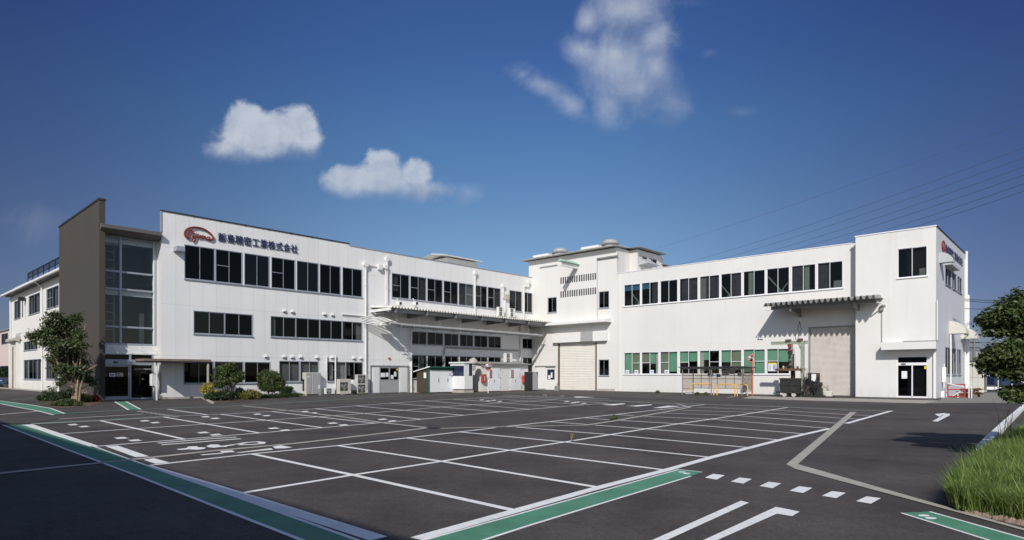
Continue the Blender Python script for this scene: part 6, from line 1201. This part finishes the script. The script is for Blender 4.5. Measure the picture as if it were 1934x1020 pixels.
# tall tree before the brown wall
rt = G(143, 761); rt.z = 0; Y = rt.y
t = thing('garden_tree', 'tall feathery many stemmed tree in front of the brown fin wall', 'tree', rt)
L = [(78, 632, 22, 9), (60, 636, 13, 6), (98, 622, 22, 9), (92, 608, 12, 8), (105, 596, 16, 7), (120, 612, 22, 9), (140, 604, 14, 8), (147, 597, 9, 5), (118, 634, 26, 11), (92, 648, 26, 8), (140, 628, 18, 10), (150, 636, 12, 6), (130, 652, 28, 9), (152, 652, 16, 6), (110, 664, 22, 9), (140, 668, 24, 9), (100, 678, 14, 8), (128, 682, 22, 8), (155, 684, 14, 7), (118, 697, 20, 8), (145, 700, 20, 7), (163, 700, 10, 6), (122, 714, 14, 7), (165, 716, 12, 6), (176, 724, 9, 5), (112, 724, 9, 5), (150, 714, 12, 5)]
L = [(u, v, ru * .84, rv * .8) for u, v, ru, rv in L]; cl = pclump(rt, L, Y, .9, 4); leaf_mesh('crown', 'leaf_mid', t, cl, 12500, .078, 1.0, .7, seed=4, long=2.8, jit_=1.5)
m = MB(); rr = random.Random(8)
for i, (du, (tx, tz)) in enumerate(zip((-.25, -.1, .05, .22, .4, .15), ((-1.6, 3.9), (-.7, 4.9), (0, 4.2), (.3, 4.8), (.9, 3.2), (-.3, 3.4)))):
    m.tube([(du * .6, rr.uniform(-.2, .2), 0), (du, rr.uniform(-.2, .2), .9), (du + tx * .3, rr.uniform(-.3, .3), 1.9), (du + tx * .7, rr.uniform(-.4, .4), tz * .72), (tx, rr.uniform(-.5, .5), tz)], [.075, .06, .05, .03, .012], 7)
m.build('trunk', 'bark', t); m = MB()
for c in cl: m.tube([(c[0] * .35, c[1] * .3, c[2] * .72), (c[0] * .75, c[1] * .7, c[2] * .9), (c[0], c[1], c[2])], [.025, .015, .006], 5)
m.build('branch', 'bark_dark', t)
def shrub(name, label, u, v, L, mat, n, size, cat='shrub', stems=3, seed=1, jit=.25, Yo=0, shell=.6, stem_mat='bark_dark', long=1.7):
    r0 = G(u, v); Y = r0.y; t = thing(name, label, cat, r0); cl = pclump(r0, L, Y + Yo, jit, seed); leaf_mesh('foliage', mat, t, cl, n, size, shell, .3, seed=seed, long=long); m = MB(); rr = random.Random(seed)
    for i in range(stems): c = cl[i % len(cl)]; m.tube([(rr.uniform(-.12, .12), rr.uniform(-.1, .1), 0), (c[0] * .4 + rr.uniform(-.1, .1), c[1] * .4, c[2] * .5), (c[0], c[1], c[2])], [.04, .03, .012], 6)
    m.build('stem', stem_mat, t); return t
shrub('ground_shrub', 'low spreading dark green shrub left of the tall tree', 95, 758, [(85, 751, 14, 5), (110, 749, 20, 8), (132, 744, 14, 8), (98, 757, 16, 5)], 'leaf_dark', 6000, .07, seed=2, Yo=.3)
shrub('ground_shrub', 'grassy green tuft cover at the foot of the tall tree', 118, 767, [(112, 764, 16, 3.5), (135, 763, 18, 4), (128, 758, 16, 4)], 'leaf_mid', 3500, .06, seed=3)
shrub('flower_bush', 'pale pink and yellow flowering bush right of the tree stems', 158, 760, [(154, 750, 9, 6), (164, 753, 9, 5), (147, 754, 6, 5)], 'leaf_gold', 1600, .07, seed=5)
t = shrub('flower_bush', 'small white topped flower spray among the bushes below the brown wall', 158.5, 758, [(158.5, 742, 2.6, 3), (152, 748, 4, 3), (166, 749, 4, 2.6)], 'leaf_pink', 260, .09, seed=6, stems=2)
shrub('flower_bush', 'red leaved bush close to the corner of the brown wall', 180, 759, [(179, 752, 6, 5), (183, 755, 4, 4)], 'leaf_red', 900, .07, seed=7)
shrub('ground_shrub', 'wispy young shrub against the far wing wall', 92, 748, [(88, 742, 8, 6), (98, 738, 6, 8)], 'leaf_mid', 600, .06, seed=9, Yo=1)
# planting bed before the office
shrub('variegated_shrub', 'yellow leaved shrub beside the post of the entrance canopy', 392, 756.4, [(389, 733, 6, 6), (395, 729, 5, 4), (384, 736, 4, 5), (411, 744, 5, 4), (396, 741, 6, 5)], 'leaf_yellow', 1500, .10, seed=11, long=2.6)
shrub('dark_shrub', 'dark shrub under the small tree in the office bed', 405, 757, [(404, 748, 12, 7), (425, 747, 16, 8), (395, 750, 8, 5)], 'leaf_dark', 4200, .08, seed=12)
t = shrub('small_tree', 'small open crowned tree before the ground floor office windows', 435.5, 755.4, [(425, 700, 14, 9), (414, 712, 12, 8), (437, 706, 13, 9), (450, 711, 11, 8), (424, 720, 14, 8), (443, 716, 11, 6), (412, 698, 6, 6), (430, 692, 7, 5), (456, 706, 5, 5), (414, 728, 9, 4), (440, 690, 5, 4)], 'leaf_pine', 7500, .085, 'tree', 11, 13, .4, shell=.9, stem_mat='bark_dark')
m = MB(); m.tube([(0, 0, 0), (0, 0, 1.0)], [.06, .05], 8); m.build('trunk', 'bark', t)
shrub('dark_shrub', 'dark narrow shrub between the small tree and the golden bush', 455, 754.5, [(454, 743, 8, 9)], 'leaf_dark', 1600, .08, seed=14)
shrub('golden_bush', 'low rounded golden green bush in the office bed', 474, 754.8, [(474, 746, 17, 9), (464, 748, 9, 7), (484, 747, 9, 8)], 'leaf_gold', 5200, .065, seed=15)
shrub('clipped_tree', 'round clipped dark green tree right of the golden bush', 508, 751, [(508, 718, 20, 17), (500, 712, 12, 11), (518, 712, 12, 10), (512, 732, 20, 8), (530, 724, 9, 8), (497, 726, 9, 9)], 'leaf_pine', 11000, .075, 'tree', 6, 16, .3, shell=.45, stem_mat='bark')
shrub('dark_shrub', 'dark loose shrub right of the clipped round tree', 540, 748, [(541, 737, 9, 7), (530, 741, 9, 6), (549, 734, 4, 3)], 'leaf_dark', 2400, .08, seed=17)
shrub('ground_shrub', 'low dark leafy edging along the office planting bed', 500, 752, [(500, 748.5, 12, 4), (520, 747.5, 14, 3.6), (560, 745.5, 12, 2.6), (540, 746.5, 12, 3)], 'leaf_dark', 3000, .06, seed=18)
# small weeds by the hall and on the lot
for k, (u, v, l) in enumerate(((1317, 746, 'left small weed at the foot of the hall wall by the yellow rails'), (1333, 746, 'right small weed at the foot of the hall wall by the yellow rails'), (1242, 742.5, 'small weed at the hall wall left of the shelter'), (1158, 793.5, 'green weed growing out of the concrete drain in the lot'))):
    shrub('weed', l, u, v, [(u, v - 2.2, 4, 2.4)], 'leaf_mid', 160, .07, 'weed', 1, 30 + k)
def stalks(name, label, u, v, n, h0, mat='straw', seed=1, spread=.2, cat='weed'):
    r0 = G(u, v); m = MB(); rr = random.Random(seed)
    for i in range(n): a_ = rr.uniform(0, 6.28); l = h0 * rr.uniform(.6, 1.1); s_ = rr.uniform(.1, 1) * spread; m.tube([(0, 0, 0), (math.cos(a_) * s_ * .4, math.sin(a_) * s_ * .4, l * .6), (math.cos(a_) * s_, math.sin(a_) * s_, l)], [.006, .005, .002], 4)
    o = m.build(name, mat); o.location = r0; tag(o, label, cat); return o
stalks('dry_weed', 'thin dry weed sticking up from a crack on the parking line', 1079.5, 834.5, 9, .33, seed=4, spread=.14)
stalks('dry_weed', 'dry seed stalks rising over the grass bank towards the road arrow', 1893, 838, 5, 1.15, seed=6, spread=.5)
stalks('dry_weed', 'pale dry grass heads above the grass bank near the white kerb', 1908, 836, 9, .95, seed=7, spread=.35)
# cloud pruned tree at the right edge
rt = Vector((11.1, 12.2, 0)); Y = 12.0
t = thing('pruned_pine', 'large cloud pruned evergreen reaching into the right edge of the view', 'tree', rt)
L = [(1905, 592, 34, 22), (1875, 606, 30, 16), (1930, 575, 40, 26), (1962, 590, 50, 36), (1862, 600, 14, 11), (1900, 622, 36, 14), (1945, 625, 40, 14), (1885, 628, 22, 9), (1932, 560, 14, 10), (1918, 549, 5, 4),
     (1905, 668, 36, 22), (1870, 678, 22, 15), (1856, 690, 14, 8), (1940, 665, 44, 28), (1890, 700, 34, 14), (1930, 705, 34, 18), (1975, 680, 50, 40), (1915, 652, 26, 10), (1880, 662, 16, 8),
     (1905, 738, 16, 9), (1928, 742, 24, 16), (1960, 740, 34, 20), (1897, 744, 10, 6), (1915, 752, 18, 7)]
L = [(u, v, ru, rv * .84) for u, v, ru, rv in L]; cl = pclump(rt, L, Y, .22, 21); cl += [(.5, .2, 3.2, .7, .6, .3), (1.0, -.3, 2.9, .7, .6, .25), (.6, .7, 2.6, .8, .6, .2), (1.1, .3, 2.1, .7, .7, .28), (.5, -.6, 1.9, .7, .5, .25), (.9, .5, 1.4, .6, .5, .2), (-.3, .8, 2.2, .7, .5, .25), (-.2, .9, 3.0, .6, .5, .3)]; leaf_mesh('crown', 'leaf_pine', t, cl, 56000, .046, .7, .75, seed=21, long=1.9)
m = MB(); m.tube([(0, 0, 0), (.1, .1, .8), (-.05, 0, 1.6), (.1, 0, 2.3), (0, 0, 3.1)], [.17, .14, .11, .09, .05], 10); m.build('trunk', 'bark_dark', t); m = MB()
for c in cl: m.tube([(0, 0, max(c[2] - .35, .6)), (c[0] * .5, c[1] * .5, c[2] - .2), (c[0], c[1], c[2])], [.05, .035, .012], 6)
m.build('branch', 'bark_dark', t)
# grass bank
poly = [G(1790, 956), G(1806, 966), G(1850, 974), G(1934, 992), Vector((9.5, 5.9, 0)), Vector((26, 6, 0)), Vector((30, 30, 0)), G(1985, 775), G(1934, 812), G(1890, 850), G(1862, 872), G(1826, 910)]
P2 = np.array([(p_.x, p_.y) for p_ in poly])
def inside(x, y):
    c = np.zeros(len(x), bool); j = len(P2) - 1
    for i in range(len(P2)):
        xi, yi, xj, yj = *P2[i], *P2[j]; c ^= ((yi > y) != (yj > y)) & (x < (xj - xi) * (y - yi) / (yj - yi + 1e-12) + xi); j = i
    return c
m = MB(); m.add([(p_.x, p_.y, .05) for p_ in poly], [tuple(range(len(poly)))]); tag(m.build('bank_soil', 'soil'), kind='structure')
r = np.random.default_rng(5); N0 = 900000; y = 5.9 + (r.random(N0) ** 1.9) * 22; x = 5 + r.random(N0) * (.95 * y + 3.0); keep = inside(x, y) & (x < .9 * y + 4.0) & ((x < .86 * y + 1.6) | (r.random(N0) < .5)); x, y = x[keep], y[keep]; n = len(x); print('grass', n)
cl_ = np.sin(x * 3.1 + 1.7 * np.sin(y * 2.3)) * np.sin(y * 2.7 + 1.3 * np.sin(x * 1.9)); cl2 = np.sin(x * 9.1 + 2 * np.sin(y * 7.3)) * np.sin(y * 8.7 + 1.3 * np.sin(x * 6.9)); h_ = (.27 + .20 * r.random(n) + .09 * cl_ + .08 * cl2) * (1 + .45 * (r.random(n) > .97)); h_ *= np.where(y < 7.6, .75, 1.0) * np.clip(1.25 - y * .035, .6, 1)
a_ = r.random(n) * 6.283; w_ = .0026 + .0026 * r.random(n) + y * .00018; bend = h_ * (.15 + .55 * r.random(n)); ca, sa = np.cos(a_), np.sin(a_); ba = a_ + 1.57 + r.normal(size=n) * .5; cb, sb = np.cos(ba), np.sin(ba)
V = np.zeros((n, 5, 3)); V[:, 0] = np.stack([x - ca * w_, y - sa * w_, np.full(n, .03)], 1); V[:, 1] = np.stack([x + ca * w_, y + sa * w_, np.full(n, .03)], 1)
V[:, 2] = np.stack([x + ca * w_ * .8 + cb * bend * .35, y + sa * w_ * .8 + sb * bend * .35, h_ * .62], 1); V[:, 3] = np.stack([x - ca * w_ * .8 + cb * bend * .35, y - sa * w_ * .8 + sb * bend * .35, h_ * .62], 1); V[:, 4] = np.stack([x + cb * bend, y + sb * bend, h_], 1)
me = bpy.data.meshes.new('grass'); me.vertices.add(5 * n); me.vertices.foreach_set('co', V.astype(np.float32).ravel()); k = np.arange(n, dtype=np.int32) * 5
li = np.stack([k, k + 1, k + 2, k + 3, k + 3, k + 2, k + 4], 1).ravel(); ls_ = np.stack([np.arange(n) * 7, np.arange(n) * 7 + 4], 1).ravel().astype(np.int32)
me.loops.add(7 * n); me.loops.foreach_set('vertex_index', li.astype(np.int32)); me.polygons.add(2 * n); me.polygons.foreach_set('loop_start', ls_); me.update(calc_edges=True)
at_ = me.attributes.new('leafv', 'FLOAT', 'FACE'); at_.data.foreach_set('value', np.repeat(r.random(n) ** 1.3, 2).astype(np.float32)); me.materials.append(M['grass']); o = bpy.data.objects.new('grass', me); COL.objects.link(o); tag(o, 'long bright green grass filling the bank at the right edge', 'grass', kind='stuff')
# rough stone kerb before the grass and the white kerb line behind it
ks = [G(1828, 968), G(1858, 974), G(1890, 981), G(1934, 991), G(2000, 1004)]; rr = random.Random(9); kt = thing('stone_kerb', 'broken pale stone kerb along the front of the grass bank', 'kerb', ks[0]); m = MB()
for i in range(len(ks) - 1):
    a0, a1 = ks[i] - ks[0], ks[i + 1] - ks[0]; nseg = 5
    for j in range(nseg): q0, q1 = a0.lerp(a1, j / nseg), a0.lerp(a1, (j + .985) / nseg); d_ = (q1 - q0).normalized(); nn = Vector((-d_.y, d_.x, 0)); hh_ = rr.uniform(.03, .06); w0 = rr.uniform(.05, .08); m.add([tuple(q0 - nn * w0), tuple(q1 - nn * w0), tuple(q1 + nn * w0), tuple(q0 + nn * w0)] + [tuple(z + Vector((0, 0, hh_ + rr.uniform(-.02, .02)))) for z in (q0 - nn * w0 * .8, q1 - nn * w0 * .8, q1 + nn * w0, q0 + nn * w0)], [(3, 2, 1, 0), (4, 5, 6, 7), (0, 1, 5, 4), (1, 2, 6, 5), (2, 3, 7, 6), (3, 0, 4, 7)])
m.build('stones', 'kerb_stone', kt)
kl = [G(1853, 853), G(1875, 829), G(1900, 803), G(1934, 770), G(1990, 748)]; m = MB(); kz = .13
for i in range(4):
    a0, a1 = kl[i], kl[i + 1]; d_ = (a1 - a0).normalized(); nn = Vector((-d_.y, d_.x, 0)) * .09; m.add([tuple(a0 - nn), tuple(a1 - nn), tuple(a1 + nn), tuple(a0 + nn)] + [tuple(z + Vector((0, 0, kz))) for z in (a0 - nn, a1 - nn, a1 + nn, a0 + nn)], [(3, 2, 1, 0), (4, 5, 6, 7), (0, 1, 5, 4), (1, 2, 6, 5), (2, 3, 7, 6), (3, 0, 4, 7)])
tag(m.build('white_kerb', 'line_white'), 'white painted kerb running along the far side of the grass bank', 'kerb')
# far left: hedge and parked trucks
shrub('hedge', 'dark clipped hedge before the pink building', 5, 732, [(6, 704, 14, 9), (-12, 704, 16, 9), (12, 712, 8, 7)], 'leaf_dark', 5000, .12, seed=40, Yo=2)
t = thing('blue_truck', 'dark blue truck parked at the far left edge below the hedge', 'truck', G(-34, 733.2), 0.12)
m = MB(); m.prism([(0, .5), (0, 1.3), (2.4, 1.35), (2.5, .5)], 'y', 0, 1.7); m.build('bed', 'van_blue', t); m = MB(); m.prism([(-1.8, .5), (-1.8, 1.3), (-1.5, 2.0), (-.2, 2.0), (-.08, .5)], 'y', 0, 1.7); m.build('cab', 'van_blue', t); [MB().disc((x, -.05, .38), (0, 1, 0), .38, .25).build('wheel', 'tyre', t) for x in (-1.1, .8, 1.8)]
m = MB(); m.box(.3, 2.3, -.02, -.002, .9, 1.0); m.build('trim', 'alu', t)
t = thing('low_kerb', 'row of short pale stone kerbs at the foot of the far wing', 'kerb', PW.O, PW.rot); m = MB(); x = ls(PW, 8)
while x < 4: m.box(x, x + .62, -1.3, -1.1, 0, .12); x += .85
m.build('stones', 'concrete_light', t)
t = thing('bed_edging', 'pale low concrete edging at the left of the office planting bed', 'kerb', G(383, 752.5)); b_ = G(402, 762.5) - G(383, 752.5); d_ = b_.normalized(); nn = Vector((-d_.y, d_.x, 0)) * .06; m = MB(); m.add([tuple(-nn), tuple(b_ - nn), tuple(b_ + nn), tuple(nn)] + [(z.x, z.y, .1) for z in (-nn, b_ - nn, b_ + nn, nn)], [(3, 2, 1, 0), (4, 5, 6, 7), (0, 1, 5, 4), (1, 2, 6, 5), (2, 3, 7, 6), (3, 0, 4, 7)]); m.build('edging', 'concrete', t)

# ================================================================ the building behind the photographer, whose shadow lies on the lower left
Hs = 9.0; off = Vector((SV.x, SV.y, 0)).normalized() * (Hs / math.tan(e)); g0, g1 = G(790, 1022) , G(8, 798)
g1 = g1 + (g1 - g0) * .6
c0, c1 = g0 + off, g1 + off; dd = (c1 - c0); t = thing('rear_building', 'plain white building standing behind the photographer and shading the lot', 'building', c0, math.atan2(dd.y, dd.x)); Ln = dd.length
m = MB(); wall(m, 0, Ln, 0, Hs, [(2 + i * 4.0, 4.6 + i * 4.0, 4.6, 6.4) for i in range(int(Ln / 4.2))], y=0); m.quad((0, 0, 0), (0, 0, Hs), (0, 14, Hs), (0, 14, 0)); m.quad((Ln, 0, 0), (Ln, 14, 0), (Ln, 14, Hs), (Ln, 0, Hs)); m.quad((0, 14, 0), (0, 14, Hs), (Ln, 14, Hs), (Ln, 14, 0)); m.quad((0, 0, Hs), (Ln, 0, Hs), (Ln, 14, Hs), (0, 14, Hs)); m.build('wall', 'wall_office', t)
for i in range(int(Ln / 4.2)): window(t, 2 + i * 4.0, 4.6 + i * 4.0, 4.6, 6.4)
print('shade building', tuple(round(v, 1) for v in (*c0, *c1)))
